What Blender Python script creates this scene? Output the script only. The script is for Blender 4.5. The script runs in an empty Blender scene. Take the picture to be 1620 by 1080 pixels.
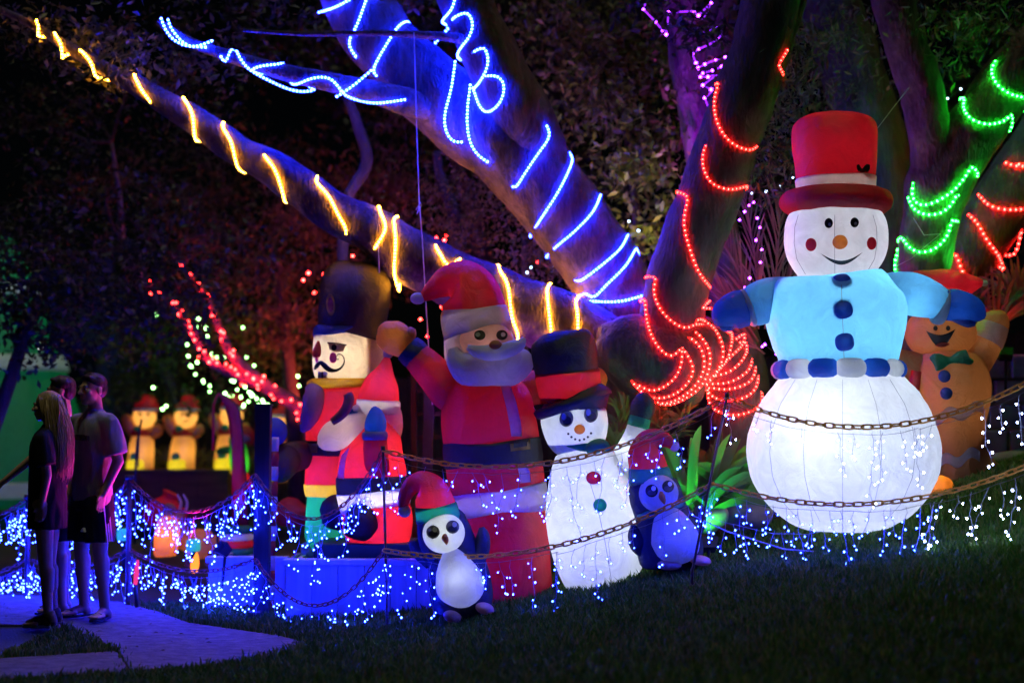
import bpy, bmesh, math, random
import numpy as np
from mathutils import Vector, Matrix, noise
from mathutils.bvhtree import BVHTree
random.seed(7); np.random.seed(7)
R = math.radians
# ------------------------------------------------------------------ camera, world, sun, exposure
scene = bpy.context.scene
FPX, CAMH = 2250.0, 1.5                      # focal length in photo pixels, camera height
PITCH = math.atan(120 / FPX)
cam_data = bpy.data.cameras.new('camera'); cam = bpy.data.objects.new('camera', cam_data)
scene.collection.objects.link(cam); scene.camera = cam
cam.location = (0, 0, CAMH); cam.rotation_euler = (R(90) + PITCH, 0, 0)
cam_data.sensor_width = 36; cam_data.lens = 50; cam_data.clip_end = 500; cam_data.clip_start = .05
cam_data.dof.use_dof = True; cam_data.dof.focus_distance = 9.9; cam_data.dof.aperture_fstop = 0.75
world = bpy.data.worlds.new('World'); scene.world = world; world.use_nodes = True
wn = world.node_tree.nodes; wl = world.node_tree.links
sky = wn.new('ShaderNodeTexSky'); sky.sky_type = 'NISHITA'; sky.sun_disc = False
sky.sun_elevation = R(86); sky.sun_rotation = R(145)
wl.new(sky.outputs[0], wn['Background'].inputs[0]); wn['Background'].inputs[1].default_value = 0.0002
sun_data = bpy.data.lights.new('lawn_fill_sun', 'SUN'); sun = bpy.data.objects.new('lawn_fill_sun', sun_data)
scene.collection.objects.link(sun); sun_data.energy = 0.42; sun_data.angle = R(4); sun_data.color = (.95, 1, .60)
sun.rotation_euler = (R(4), 0, R(35))  # dim greenish sun added from overhead to light the lawn
vs = scene.view_settings
vs.view_transform = 'Standard'; vs.look = 'None'; vs.exposure = 0.0; vs.gamma = 1.0; vs.use_curve_mapping = False
cy = scene.cycles
cy.use_denoising = True; cy.max_bounces = 5; cy.diffuse_bounces = 3; cy.transmission_bounces = 5; cy.transparent_max_bounces = 8
cy.sample_clamp_indirect = 3.0; cy.caustics_reflective = False; cy.caustics_refractive = False
cy.use_light_tree = True; cy.use_adaptive_sampling = True; cy.adaptive_threshold = .02
COL = scene.collection

# ------------------------------------------------------------------ geometry helpers
_c, _s = math.cos(PITCH), math.sin(PITCH)
def ray(px, py):
    dx, dz = (px - 810) / FPX, (540 - py) / FPX
    return Vector((dx, _c - _s * dz, _s + _c * dz))
def P(px, py, Y):
    d = ray(px, py); t = Y / d.y
    return Vector((d.x * t, Y, CAMH + d.z * t))
def G(px, py, z=0.0):
    d = ray(px, py); t = (z - CAMH) / d.z
    return Vector((d.x * t, d.y * t, z))
def ppm(Y): return Y / FPX                   # metres per photo pixel at depth Y
WV = {}                                      # world-space vertices/faces of meshes, for projecting onto them
def mk(name, verts, faces, mat, parent=None, smooth=True, loc=None):
    me = bpy.data.meshes.new(name)
    me.from_pydata([tuple(v) for v in verts], [], [tuple(f) for f in faces])
    if smooth: me.polygons.foreach_set('use_smooth', [True] * len(me.polygons))
    if mat: me.materials.append(mat)
    me.update()
    o = bpy.data.objects.new(name, me); COL.objects.link(o)
    if loc is not None: o.location = loc
    if parent: o.parent = parent
    return o
def mkw(name, wverts, faces, mat, root=None, smooth=True, parent=None):
    """mesh given in world coordinates, stored relative to a root Empty without rotation"""
    off = Vector(root['_o']) if root is not None else Vector((0, 0, 0))
    o = mk(name, [Vector(v) - off for v in wverts], faces, mat, parent or root, smooth)
    WV[o] = ([Vector(v) for v in wverts], [tuple(f) for f in faces])
    return o
def mknp(name, V, faces4, mat, parent=None, smooth=False):
    """fast mesh from a numpy (n,3) array and an (m,k) face array"""
    me = bpy.data.meshes.new(name); k = faces4.shape[1]; m = len(faces4)
    me.vertices.add(len(V)); me.vertices.foreach_set('co', np.asarray(V, dtype=np.float32).ravel())
    me.loops.add(m * k); me.loops.foreach_set('vertex_index', faces4.astype(np.int32).ravel())
    me.polygons.add(m); me.polygons.foreach_set('loop_start', np.arange(0, m * k, k, dtype=np.int32))
    me.polygons.foreach_set('loop_total', np.full(m, k, dtype=np.int32))
    if smooth: me.polygons.foreach_set('use_smooth', [True] * m)
    me.update(calc_edges=True); me.validate()
    if mat: me.materials.append(mat)
    o = bpy.data.objects.new(name, me); COL.objects.link(o)
    if parent: o.parent = parent
    return o
def tag(o, label=None, cat=None, group=None, kind=None):
    if label: o['label'] = label
    if cat: o['category'] = cat
    if group: o['group'] = group
    if kind: o['kind'] = kind
    return o
def empty(name, loc, label=None, cat=None, group=None):
    o = bpy.data.objects.new(name, None); COL.objects.link(o); o.location = loc
    o.empty_display_size = .1; o['_o'] = tuple(loc)
    return tag(o, label, cat, group)
def copy_tree(o, parent=None):
    c = o.copy(); COL.objects.link(c); c.parent = parent
    for ch in list(o.children): copy_tree(ch, c)
    return c
def crom(pts, n):
    """Catmull-Rom through rows of an array"""
    A = np.asarray(pts, float)
    if len(A) < 3 and n <= 1: return A
    E = np.vstack([2 * A[0] - A[1], A, 2 * A[-1] - A[-2]]); out = []
    for i in range(len(A) - 1):
        p0, p1, p2, p3 = E[i:i + 4]
        for k in range(n):
            t = k / n
            out.append(.5 * (2 * p1 + (p2 - p0) * t + (2 * p0 - 5 * p1 + 4 * p2 - p3) * t * t + (3 * p1 - p0 - 3 * p2 + p3) * t ** 3))
    out.append(A[-1]); return np.array(out)
def tube_geo(rows, seg=24, n=4, cap=True, seams=0, pucker=.0, sup=2.0, wob=0.0, ref=(0, 1, 0), gather=0.0):
    """rows: x,y,z,rx,ry. Cross-sections stand square to the path; ry lies along the depth axis."""
    A = crom(rows, n) if n > 1 else np.asarray(rows, float)
    A[:, 3:] = np.maximum(A[:, 3:], 1e-4)
    V, Fc = [], []; N = len(A); refv = Vector(ref)
    for i in range(N):
        a = Vector(A[max(i - 1, 0), :3]); b = Vector(A[min(i + 1, N - 1), :3])
        w = (b - a); w = w.normalized() if w.length > 1e-9 else Vector((0, 0, 1))
        u = refv.cross(w)
        u = u.normalized() if u.length > 1e-4 else Vector((1, 0, 0))
        v = w.cross(u); c = Vector(A[i, :3])
        for k in range(seg):
            t = 2 * math.pi * k / seg; ct, st = math.cos(t), math.sin(t)
            m = 1.0
            if sup != 2.0: m = (abs(ct) ** sup + abs(st) ** sup) ** (-1 / sup)
            if seams:
                q = (t * seams / (2 * math.pi)) % 1.0; q = min(q, 1 - q)
                m *= 1 - pucker * math.exp(-(q / .12) ** 2)
            p = c + u * (A[i, 3] * m * ct) + v * (A[i, 4] * m * st)
            if gather:
                e_ = min(i, N - 1 - i) / max(1, N - 1); fd = math.exp(-(e_ / .16) ** 2)
                m *= 1 + gather * (.35 + fd) * (noise.noise(Vector((ct * 4.5 + c.x * 7, st * 4.5, i * .35 * (1 - fd)))) + .6 * noise.noise(Vector((ct * 10, st * 10 + c.z * 5, i * .12))))
                p = c + u * (A[i, 3] * m * ct) + v * (A[i, 4] * m * st)
            if wob:
                g = noise.noise_vector(p * 3.1) * wob + noise.noise_vector(p * 9.0) * (wob * .4); p = p + g
            V.append(p)
    for i in range(N - 1):
        for k in range(seg):
            k2 = (k + 1) % seg
            Fc.append((i * seg + k, i * seg + k2, (i + 1) * seg + k2, (i + 1) * seg + k))
    if cap:
        b0 = len(V); V.append(Vector(A[0, :3])); V.append(Vector(A[-1, :3]))
        for k in range(seg):
            k2 = (k + 1) % seg
            Fc.append((b0, k2, k)); Fc.append((b0 + 1, (N - 1) * seg + k, (N - 1) * seg + k2))
    return V, Fc
def wire_geo(pts, r, seg=5, closed=False):
    """thin tube along any polyline, parallel-transport frames"""
    pts = [Vector(p) for p in pts]; N = len(pts); V, Fc = [], []; nrm = None
    for i in range(N):
        a, b = pts[max(i - 1, 0)], pts[min(i + 1, N - 1)]
        if closed: a, b = pts[(i - 1) % N], pts[(i + 1) % N]
        w = b - a; w = w.normalized() if w.length > 1e-9 else Vector((0, 0, 1))
        if nrm is None:
            nrm = w.cross(Vector((0, 1, 0)))
            if nrm.length < .05: nrm = w.cross(Vector((1, 0, 0)))
        nrm = nrm - w * nrm.dot(w); nrm.normalize(); bi = w.cross(nrm)
        rr = r[i] if hasattr(r, '__len__') else r
        for k in range(seg):
            t = 2 * math.pi * k / seg; V.append(pts[i] + nrm * (rr * math.cos(t)) + bi * (rr * math.sin(t)))
    for i in range(N if closed else N - 1):
        j = (i + 1) % N
        for k in range(seg):
            k2 = (k + 1) % seg; Fc.append((i * seg + k, i * seg + k2, j * seg + k2, j * seg + k))
    if not closed:
        Fc.append(tuple(range(seg))[::-1]); Fc.append(tuple((N - 1) * seg + k for k in range(seg)))
    return V, Fc
class MB:
    """collects shapes into one mesh"""
    def __init__(s): s.V, s.F = [], []
    def add(s, geo):
        b = len(s.V); s.V += [Vector(v) for v in geo[0]]; s.F += [tuple(i + b for i in f) for f in geo[1]]; return s
    def box(s, lo, hi):
        x0, y0, z0 = lo; x1, y1, z1 = hi
        return s.add(([(x0, y0, z0), (x1, y0, z0), (x1, y1, z0), (x0, y1, z0), (x0, y0, z1), (x1, y0, z1), (x1, y1, z1), (x0, y1, z1)],
                      [(0, 3, 2, 1), (4, 5, 6, 7), (0, 1, 5, 4), (1, 2, 6, 5), (2, 3, 7, 6), (3, 0, 4, 7)]))
    def bar(s, a, b, w, d):
        a, b = Vector(a), Vector(b); t = (b - a).normalized(); u = t.cross(Vector((0, 1, 0)))
        u = u.normalized() if u.length > .01 else Vector((1, 0, 0)); v = t.cross(u); q = []
        for c in (a, b):
            for i, j in ((-1, -1), (1, -1), (1, 1), (-1, 1)): q.append(c + u * (i * w / 2) + v * (j * d / 2))
        return s.add((q, [(3, 2, 1, 0), (4, 5, 6, 7), (0, 1, 5, 4), (1, 2, 6, 5), (2, 3, 7, 6), (3, 0, 4, 7)]))
    def build(s, name, mat, root=None, smooth=False, parent=None): return mkw(name, s.V, s.F, mat, root, smooth, parent)
def bevel(o, w=.006, seg=2):
    m = o.modifiers.new('bevel', 'BEVEL'); m.width = w; m.segments = seg; m.limit_method = 'ANGLE'; return o
ICO = None
def ico(sub=1):
    bm = bmesh.new(); bmesh.ops.create_icosphere(bm, subdivisions=sub, radius=1)
    bm.verts.index_update()
    V = np.array([v.co[:] for v in bm.verts]); Fc = np.array([[v.index for v in f.verts] for f in bm.faces]); bm.free(); return V, Fc
ICOV, ICOF = ico(1)
def bulbs_geo(pts, r, stretch=1.0):
    pts = np.asarray(pts, float); n = len(pts)
    rr = np.broadcast_to(np.asarray(r, float), (n,))
    sc = np.array([1, 1, stretch])
    V = (pts[:, None, :] + ICOV[None] * sc * rr[:, None, None]).reshape(-1, 3)
    Fc = (ICOF[None] + (np.arange(n) * len(ICOV))[:, None, None]).reshape(-1, 3); return V, Fc
def ellipsoid_geo(c, rx, ry, rz, seg=28, rings=16, rot=None, sup=2.0):
    V, Fc = [], []; c = Vector(c); M = rot or Matrix.Identity(3)
    for i in range(rings + 1):
        a = math.pi * i / rings
        for k in range(seg):
            t = 2 * math.pi * k / seg
            x, y, z = math.sin(a) * math.cos(t), math.sin(a) * math.sin(t), math.cos(a)
            m = (abs(x) ** sup + abs(y) ** sup + abs(z) ** sup) ** (-1 / sup) if sup != 2.0 else 1
            V.append(c + M @ Vector((rx * x * m, ry * y * m, rz * z * m)))
    for i in range(rings):
        for k in range(seg):
            k2 = (k + 1) % seg; Fc.append((i * seg + k, (i + 1) * seg + k, (i + 1) * seg + k2, i * seg + k2))
    return V, Fc
def bvh_of(objs):
    V, Fc = [], []
    for o in objs:
        v, f = WV[o]; b = len(V); V += v; Fc += [tuple(i + b for i in q) for q in f]
    return BVHTree.FromPolygons(V, Fc)
CAMP = Vector((0, 0, CAMH))
def resample(pts, n):
    pts = np.asarray(pts, float); d = np.r_[0, np.cumsum(np.linalg.norm(np.diff(pts, axis=0), axis=1))]
    t = np.linspace(0, d[-1], n); return np.stack([np.interp(t, d, pts[:, i]) for i in range(pts.shape[1])], 1)

# ------------------------------------------------------------------ materials
MAT = {}
def newmat(name):
    m = bpy.data.materials.new(name); m.use_nodes = True; nt = m.node_tree; nt.nodes.clear()
    out = nt.nodes.new('ShaderNodeOutputMaterial'); return m, nt, out
def N(nt, t, **kw):
    n = nt.nodes.new(t)
    for k, v in kw.items():
        if k in n.inputs: n.inputs[k].default_value = v
        else: setattr(n, k, v)
    return n
def c4(c): return (c[0], c[1], c[2], 1)
def ramp(nt, fac, stops):
    r = nt.nodes.new('ShaderNodeValToRGB'); e = r.color_ramp.elements
    while len(e) < len(stops): e.new(.5)
    for el, (p, c) in zip(e, stops): el.position = p; el.color = c4(c)
    nt.links.new(fac, r.inputs[0]); return r.outputs[0]
def fabric(name, col, t=.5, gloss=.06, wrinkle=.8, scale=6.5):
    """thin nylon: light from behind passes through"""
    if name in MAT: return MAT[name]
    m, nt, out = newmat(name); L = nt.links.new
    tc = N(nt, 'ShaderNodeTexCoord')
    n1 = N(nt, 'ShaderNodeTexNoise', Scale=scale, Detail=5.0, Roughness=.6, Distortion=1.2); L(tc.outputs['Object'], n1.inputs['Vector'])
    n2 = N(nt, 'ShaderNodeTexNoise', Scale=420.0, Detail=1.0); L(tc.outputs['Object'], n2.inputs['Vector'])
    wv = N(nt, 'ShaderNodeTexWave', Scale=40.0, Distortion=5.0, Detail=2.0); wv.inputs['Detail Scale'].default_value = 2.0
    wv.bands_direction = 'Z'; L(tc.outputs['Object'], wv.inputs['Vector'])
    mx = N(nt, 'ShaderNodeMath', operation='MULTIPLY'); mx.inputs[1].default_value = .07; L(wv.outputs[0], mx.inputs[0])
    ad = N(nt, 'ShaderNodeMath', operation='ADD'); L(n1.outputs[0], ad.inputs[0]); L(mx.outputs[0], ad.inputs[1])
    m2 = N(nt, 'ShaderNodeMath', operation='MULTIPLY'); m2.inputs[1].default_value = .03; L(n2.outputs[0], m2.inputs[0])
    a2 = N(nt, 'ShaderNodeMath', operation='ADD'); L(ad.outputs[0], a2.inputs[0]); L(m2.outputs[0], a2.inputs[1])
    bp = N(nt, 'ShaderNodeBump', Strength=wrinkle, Distance=.03); L(a2.outputs[0], bp.inputs['Height'])
    hs = ramp(nt, n1.outputs[0], [(.3, [c * .86 for c in col]), (.7, [min(c * 1.06, .95) for c in col])])
    df = N(nt, 'ShaderNodeBsdfDiffuse'); tr = N(nt, 'ShaderNodeBsdfTranslucent'); gl = N(nt, 'ShaderNodeBsdfGlossy', Roughness=.42)
    L(hs, df.inputs[0]); L(hs, tr.inputs[0])
    for x in (df, tr, gl): L(bp.outputs[0], x.inputs['Normal'])
    s1 = N(nt, 'ShaderNodeMixShader'); s1.inputs[0].default_value = t; L(df.outputs[0], s1.inputs[1]); L(tr.outputs[0], s1.inputs[2])
    s2 = N(nt, 'ShaderNodeMixShader'); s2.inputs[0].default_value = gloss; L(s1.outputs[0], s2.inputs[1]); L(gl.outputs[0], s2.inputs[2])
    L(s2.outputs[0], out.inputs[0]); MAT[name] = m; return m
def pm(name, col, rough=.6, metal=0.0, var=.25, scale=8.0, bump=.2, dist=.02, stretch=(1, 1, 1), spec=.4):
    if name in MAT: return MAT[name]
    m, nt, out = newmat(name); L = nt.links.new
    tc = N(nt, 'ShaderNodeTexCoord'); mp = N(nt, 'ShaderNodeMapping'); mp.inputs['Scale'].default_value = stretch
    L(tc.outputs['Object'], mp.inputs[0])
    n1 = N(nt, 'ShaderNodeTexNoise', Scale=scale, Detail=6.0, Roughness=.6); L(mp.outputs[0], n1.inputs['Vector'])
    cl = ramp(nt, n1.outputs[0], [(.3, [c * (1 - var) for c in col]), (.7, [min(c * (1 + var), .95) for c in col])])
    b = N(nt, 'ShaderNodeBsdfPrincipled', Roughness=rough, Metallic=metal); b.inputs['Specular IOR Level'].default_value = spec
    bp = N(nt, 'ShaderNodeBump', Strength=bump, Distance=dist); L(n1.outputs[0], bp.inputs['Height'])
    L(cl, b.inputs['Base Color']); L(bp.outputs[0], b.inputs['Normal']); L(b.outputs[0], out.inputs[0]); MAT[name] = m; return m
def emis(name, col, st, sampling=None):
    if name in MAT: return MAT[name]
    m, nt, out = newmat(name)
    e = N(nt, 'ShaderNodeEmission', Strength=st); e.inputs[0].default_value = c4(col)
    nt.links.new(e.outputs[0], out.inputs[0]); MAT[name] = m
    if sampling: m.cycles.emission_sampling = sampling
    return m
def bark(name, cols, scale=6.0):
    if name in MAT: return MAT[name]
    m, nt, out = newmat(name); L = nt.links.new
    tc = N(nt, 'ShaderNodeTexCoord')
    mp = N(nt, 'ShaderNodeMapping'); mp.inputs['Rotation'].default_value = (0, R(38), 0); mp.inputs['Scale'].default_value = (1.0, 1.0, .35)
    L(tc.outputs['Object'], mp.inputs[0])
    n1 = N(nt, 'ShaderNodeTexNoise', Scale=scale, Detail=8.0, Roughness=.65, Distortion=.4); L(mp.outputs[0], n1.inputs['Vector'])
    n3 = N(nt, 'ShaderNodeTexNoise', Scale=2.2, Detail=3.0); L(tc.outputs['Object'], n3.inputs['Vector'])
    vo = N(nt, 'ShaderNodeTexVoronoi', Scale=scale * 5); vo.feature = 'DISTANCE_TO_EDGE'; L(mp.outputs[0], vo.inputs['Vector'])
    a = N(nt, 'ShaderNodeMath', operation='MULTIPLY_ADD'); a.inputs[1].default_value = .35; L(vo.outputs['Distance'], a.inputs[0]); L(n1.outputs[0], a.inputs[2])
    cl = ramp(nt, n1.outputs[0], [(.32, cols[0]), (.5, cols[1]), (.72, cols[2])])
    mixn = N(nt, 'ShaderNodeMix', data_type='RGBA', blend_type='MULTIPLY'); mixn.inputs[0].default_value = .6
    L(cl, mixn.inputs[6]); L(ramp(nt, n3.outputs[0], [(.35, (.45, .45, .45)), (.65, (1, 1, 1))]), mixn.inputs[7])
    b = N(nt, 'ShaderNodeBsdfPrincipled', Roughness=.78); b.inputs['Specular IOR Level'].default_value = .25
    bp = N(nt, 'ShaderNodeBump', Strength=1.0, Distance=.05); L(a.outputs[0], bp.inputs['Height'])
    L(mixn.outputs[2], b.inputs['Base Color']); L(bp.outputs[0], b.inputs['Normal']); L(b.outputs[0], out.inputs[0]); MAT[name] = m; return m
def leafmat(name, c1, c2, c3, t=.35):
    if name in MAT: return MAT[name]
    m, nt, out = newmat(name); L = nt.links.new
    ge = N(nt, 'ShaderNodeNewGeometry')
    cl = ramp(nt, ge.outputs['Random Per Island'], [(0, c1), (.55, c2), (1, c3)])
    df = N(nt, 'ShaderNodeBsdfPrincipled', Roughness=.45); df.inputs['Specular IOR Level'].default_value = .35; tr = N(nt, 'ShaderNodeBsdfTranslucent')
    L(cl, df.inputs['Base Color']); L(cl, tr.inputs[0])
    s1 = N(nt, 'ShaderNodeMixShader'); s1.inputs[0].default_value = t; L(df.outputs[0], s1.inputs[1]); L(tr.outputs[0], s1.inputs[2])
    L(s1.outputs[0], out.inputs[0]); MAT[name] = m; return m
WHITE = fabric('nylon_white', (.80, .82, .84), .5)
RED = fabric('nylon_red', (.62, .012, .03), .5)
NAVY = fabric('nylon_navy', (.012, .016, .06), .25)
BLACK = fabric('nylon_black', (.012, .012, .016), .2)
LBLUE = fabric('nylon_sky_blue', (.16, .55, .85), .5)
DBLUE = fabric('nylon_royal_blue', (.01, .10, .55), .5)
GREEN = fabric('nylon_green', (.01, .36, .16), .5)
YELLOW = fabric('nylon_yellow', (.8, .52, .02), .5)
ORANGE = fabric('nylon_orange', (.75, .27, .04), .45)
BROWN = fabric('nylon_gingerbread', (.50, .21, .065), .35)
CREAM = fabric('nylon_cream', (.80, .66, .48), .5)
GREY = fabric('nylon_grey', (.42, .40, .42), .4)
PINK = fabric('nylon_pink', (.8, .06, .35), .45)
SKINN = fabric('nylon_skin', (.80, .46, .36), .45)
INK = pm('print_black', (.012, .012, .014), .5, var=.1, bump=0)
INKG = pm('print_charcoal', (.05, .05, .055), .5, var=.1, bump=0)
INKW = pm('print_white', (.8, .8, .8), .5, var=.05, bump=0)
SEAM = pm('seam_thread', (.22, .22, .27), .8, bump=0)
def point(name, loc, col, power, radius=.05, parent=None):
    l = bpy.data.lights.new(name, 'POINT'); l.color = col; l.energy = power; l.shadow_soft_size = radius
    o = bpy.data.objects.new(name, l); COL.objects.link(o)
    if parent is not None: o.location = Vector(loc) - Vector(parent['_o']); o.parent = parent
    else: o.location = loc
    return o
def spot(name, loc, target, col, power, size, blend=.6, radius=.06, parent=None):
    l = bpy.data.lights.new(name, 'SPOT'); l.color = col; l.energy = power; l.spot_size = R(size); l.spot_blend = blend; l.shadow_soft_size = radius
    o = bpy.data.objects.new(name, l); COL.objects.link(o)
    d = Vector(target) - Vector(loc); o.rotation_euler = d.to_track_quat('-Z', 'Y').to_euler()
    if parent is not None: o.location = Vector(loc) - Vector(parent['_o']); o.parent = parent
    else: o.location = loc
    return o
# ------------------------------------------------------------------ inflatable figures, drawn from photo pixels at their depth
class Fig:
    def __init__(s, name, cx, base, Y, label, cat='inflatable', group=None, z=None):
        s.Y = Y; s.m = ppm(Y); s.root = empty(name, P(cx, base, Y), label, cat, group)
    def rows(s, pts):
        out = []
        for p in pts:
            px, py, r = p[:3]; q = p[3] if len(p) > 3 else 1.0; dy = p[4] if len(p) > 4 else 0.0
            c = P(px, py, s.Y + dy); out.append((c.x, c.y, c.z, r * s.m, r * s.m * q))
        return out
    def tube(s, name, pts, mat, seg=32, n=4, cap=True, seams=0, pucker=.0, sup=2.0, parent=None, wob=.006):
        V, Fc = tube_geo(s.rows(pts), seg, n, cap, seams, pucker, sup, wob, gather=.035 if seams else .015)
        return mkw(name, V, Fc, mat, s.root, True, parent)
    def ball(s, name, px, py, rx, ry, mat, dy=0.0, rd=None, ang=0, parent=None, sup=2.0):
        M = Matrix.Rotation(R(-ang), 3, 'Y')
        V, Fc = ellipsoid_geo(P(px, py, s.Y + dy), rx * s.m, (rd if rd is not None else (rx + ry) / 2) * s.m, ry * s.m, rot=M, sup=sup)
        return mkw(name, V, Fc, mat, s.root, True, parent)
    def decal(s, name, top, bot, mat, on, nc=14, nr=5, off=.006, parent=None):
        bv = bvh_of(on); T = resample(top, nc); B = resample(bot, nc); V, last = [], s.Y
        hits = []
        for i in range(nr):
            for j in range(nc):
                q = T[j] + (B[j] - T[j]) * (i / (nr - 1)); d = ray(*q).normalized()
                h = bv.ray_cast(CAMP, d); hits.append((q, d, h[0]))
        ys = [h[2].y for h in hits if h[2] is not None]; fb = sum(ys) / len(ys) if ys else s.Y
        for q, d, h in hits:
            p = h if h is not None else P(q[0], q[1], fb); V.append(p - d * off)
        Fc = [(i * nc + j, (i + 1) * nc + j, (i + 1) * nc + j + 1, i * nc + j + 1) for i in range(nr - 1) for j in range(nc - 1)]
        rim = [j for j in range(nc)] + [i * nc + nc - 1 for i in range(1, nr)] + [(nr - 1) * nc + j for j in range(nc - 2, -1, -1)] + [i * nc for i in range(nr - 2, 0, -1)]
        b = len(V)
        for r_ in rim: V.append(V[r_] + hits[r_][1] * (off * .9))
        for k in range(len(rim)): Fc.append((rim[k], b + k, b + (k + 1) % len(rim), rim[(k + 1) % len(rim)]))
        return mkw(name, V, Fc, mat, s.root, True, parent)
    def ell(s, name, cx, cy, rx, ry, mat, on, ang=0, off=.006, parent=None):
        ca, sa = math.cos(R(ang)), math.sin(R(ang)); T, B = [], []
        for k in range(15):
            t = math.pi * k / 14; x, y = -rx * math.cos(t), ry * math.sin(t)
            T.append((cx + x * ca + y * sa, cy + x * sa - y * ca)); B.append((cx + x * ca - y * sa, cy + x * sa + y * ca))
        return s.decal(name, T, B, mat, on, 15, 6, off, parent)
    def seam(s, pts, on, r=.0022, parent=None, off=.004, name='seam', mat=None):
        bv = bvh_of(on); out = []
        for q in resample(pts, max(6, len(pts) * 5)):
            d = ray(*q).normalized(); h = bv.ray_cast(CAMP, d)
            if h[0] is not None: out.append(h[0] - d * off)
        if len(out) > 2:
            V, Fc = wire_geo(out, r, 4); return mkw(name, V, Fc, mat or SEAM, s.root, True, parent)
    def stack(s, pts, pieces, seg=44, n=8, seams=0, pucker=0.0, sup=2.0, wob=.008):
        """one inflated skin cut into bands of different cloth: pieces = (name, mat, y_low, bulge) from the first row on"""
        A = crom([tuple(r) + (p[1],) for r, p in zip(s.rows(pts), pts)], n); out = []; i0 = 0
        for k, (nm, mat, ylow, bulge) in enumerate(pieces):
            i1 = len(A) - 1 if k == len(pieces) - 1 else next((i for i in range(i0 + 1, len(A)) if A[i, 5] <= ylow), len(A) - 1)
            rows = A[i0:i1 + 1, :5].copy()
            if bulge != 1.0:
                m = np.ones(len(rows)) * bulge; rows[:, 3:5] *= m[:, None]
                rows = np.vstack([A[i0:i0 + 1, :5], rows, A[i1:i1 + 1, :5]])
            V, Fc = tube_geo(rows, seg, 1, False, seams, pucker, sup, wob)
            L = len(V) // seg
            if k == 0: V.append(Vector(rows[0, :3])); Fc += [(len(V) - 1, (j + 1) % seg, j) for j in range(seg)]
            if k == len(pieces) - 1: V.append(Vector(rows[-1, :3])); Fc += [(len(V) - 1, (L - 1) * seg + j, (L - 1) * seg + (j + 1) % seg) for j in range(seg)]
            out.append(mkw(nm, V, Fc, mat, s.root, True)); i0 = i1
        return out
    def lamp(s, px, py, power, col=(.86, .93, 1), dy=0.0, radius=.06):
        return point('lamp', P(px, py, s.Y + dy), col, power, radius, s.root)
# ------------------------------------------------------------------ ground, path
def sstep(a, b, x):
    t = np.clip((np.asarray(x, float) - a) / (b - a), 0, 1); return t * t * (3 - 2 * t)
def terr(X, Y):
    X = np.asarray(X, float); Y = np.asarray(Y, float)
    q = (X + .75) / .35
    s = .215 * .35 * np.log1p(np.exp(np.clip(q, -30, 30)))
    s = np.minimum(s, 1.6)
    t = np.clip((Y - 4.6) / 5.4, -.2, 1.12)
    far = .03 * np.sin(X * 1.7 + 1) * np.sin(Y * 1.3) * sstep(-.5, 1.5, X)
    return s * t + far
xs = np.unique(np.concatenate([np.linspace(-60, -8, 14), np.linspace(-8, 8, 100), np.linspace(8, 60, 14)]))
ys = np.unique(np.concatenate([np.linspace(-8, 5, 14), np.linspace(5, 14, 80), np.linspace(14, 90, 24)]))
XX, YY = np.meshgrid(xs, ys); ZZ = terr(XX, YY)
nx, ny = len(xs), len(ys)
ii = (np.arange(ny - 1)[:, None] * nx + np.arange(nx - 1)[None]).ravel()
soil, snt, sout = newmat('soil_turf'); MAT['soil_turf'] = soil
def _soil():
    L = snt.links.new; tc = N(snt, 'ShaderNodeTexCoord')
    n1 = N(snt, 'ShaderNodeTexNoise', Scale=1.3, Detail=6.0); L(tc.outputs['Object'], n1.inputs['Vector'])
    n2 = N(snt, 'ShaderNodeTexNoise', Scale=60.0, Detail=4.0); L(tc.outputs['Object'], n2.inputs['Vector'])
    cl = ramp(snt, n1.outputs[0], [(.35, (.018, .022, .010)), (.65, (.04, .05, .018))])
    b = N(snt, 'ShaderNodeBsdfPrincipled', Roughness=.9); bp = N(snt, 'ShaderNodeBump', Strength=.6, Distance=.02)
    L(n2.outputs[0], bp.inputs['Height']); L(cl, b.inputs['Base Color']); L(bp.outputs[0], b.inputs['Normal']); L(b.outputs[0], sout.inputs[0])
_soil()
ground = mknp('ground', np.stack([XX.ravel(), YY.ravel(), ZZ.ravel()], 1), np.stack([ii, ii + 1, ii + nx + 1, ii + nx], 1), soil, None, True)
tag(ground, 'dark sloping lawn soil rising to the right', None, None, 'structure')
CONC = pm('concrete', (.105, .10, .10), .85, var=.45, scale=14.0, bump=.7, dist=.03, stretch=(.8, 1.0, 1))
def slab(name, px, mat, z0, z1, parent=None):
    top = [G(x, y, z1) for x, y in px]; n = len(top); V = top + [Vector((p.x, p.y, z0)) for p in top]
    Fc = [tuple(range(n))] + [(i, n + i, n + (i + 1) % n, (i + 1) % n) for i in range(n)]
    bm = bmesh.new(); vv = [bm.verts.new(v) for v in V]
    for f in Fc: bm.faces.new([vv[i] for i in f])
    bmesh.ops.recalc_face_normals(bm, faces=bm.faces); me = bpy.data.meshes.new(name); bm.to_mesh(me); bm.free(); me.materials.append(mat)
    o = bpy.data.objects.new(name, me); COL.objects.link(o); o.parent = parent; bevel(o, .008); return o
path = empty('path', (0, 0, 0)); path['kind'] = 'structure'; path['label'] = 'concrete garden path lit blue beside the lawn'
DRIVE = [(-160, 938), (60, 942), (190, 951), (250, 966), (300, 984), (370, 994), (440, 1004), (478, 1013), (484, 1021), (455, 1030), (400, 1041), (330, 1051), (240, 1057), (207, 1059), (187, 1027), (140, 1006), (92, 987), (-160, 987)]
WALK = [(-160, 1050), (185, 1028.5), (205, 1059.5), (100, 1066), (-160, 1082)]
slab('slab', DRIVE, CONC, -.06, .016, path); slab('slab', WALK, CONC, -.06, .014, path)
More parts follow.
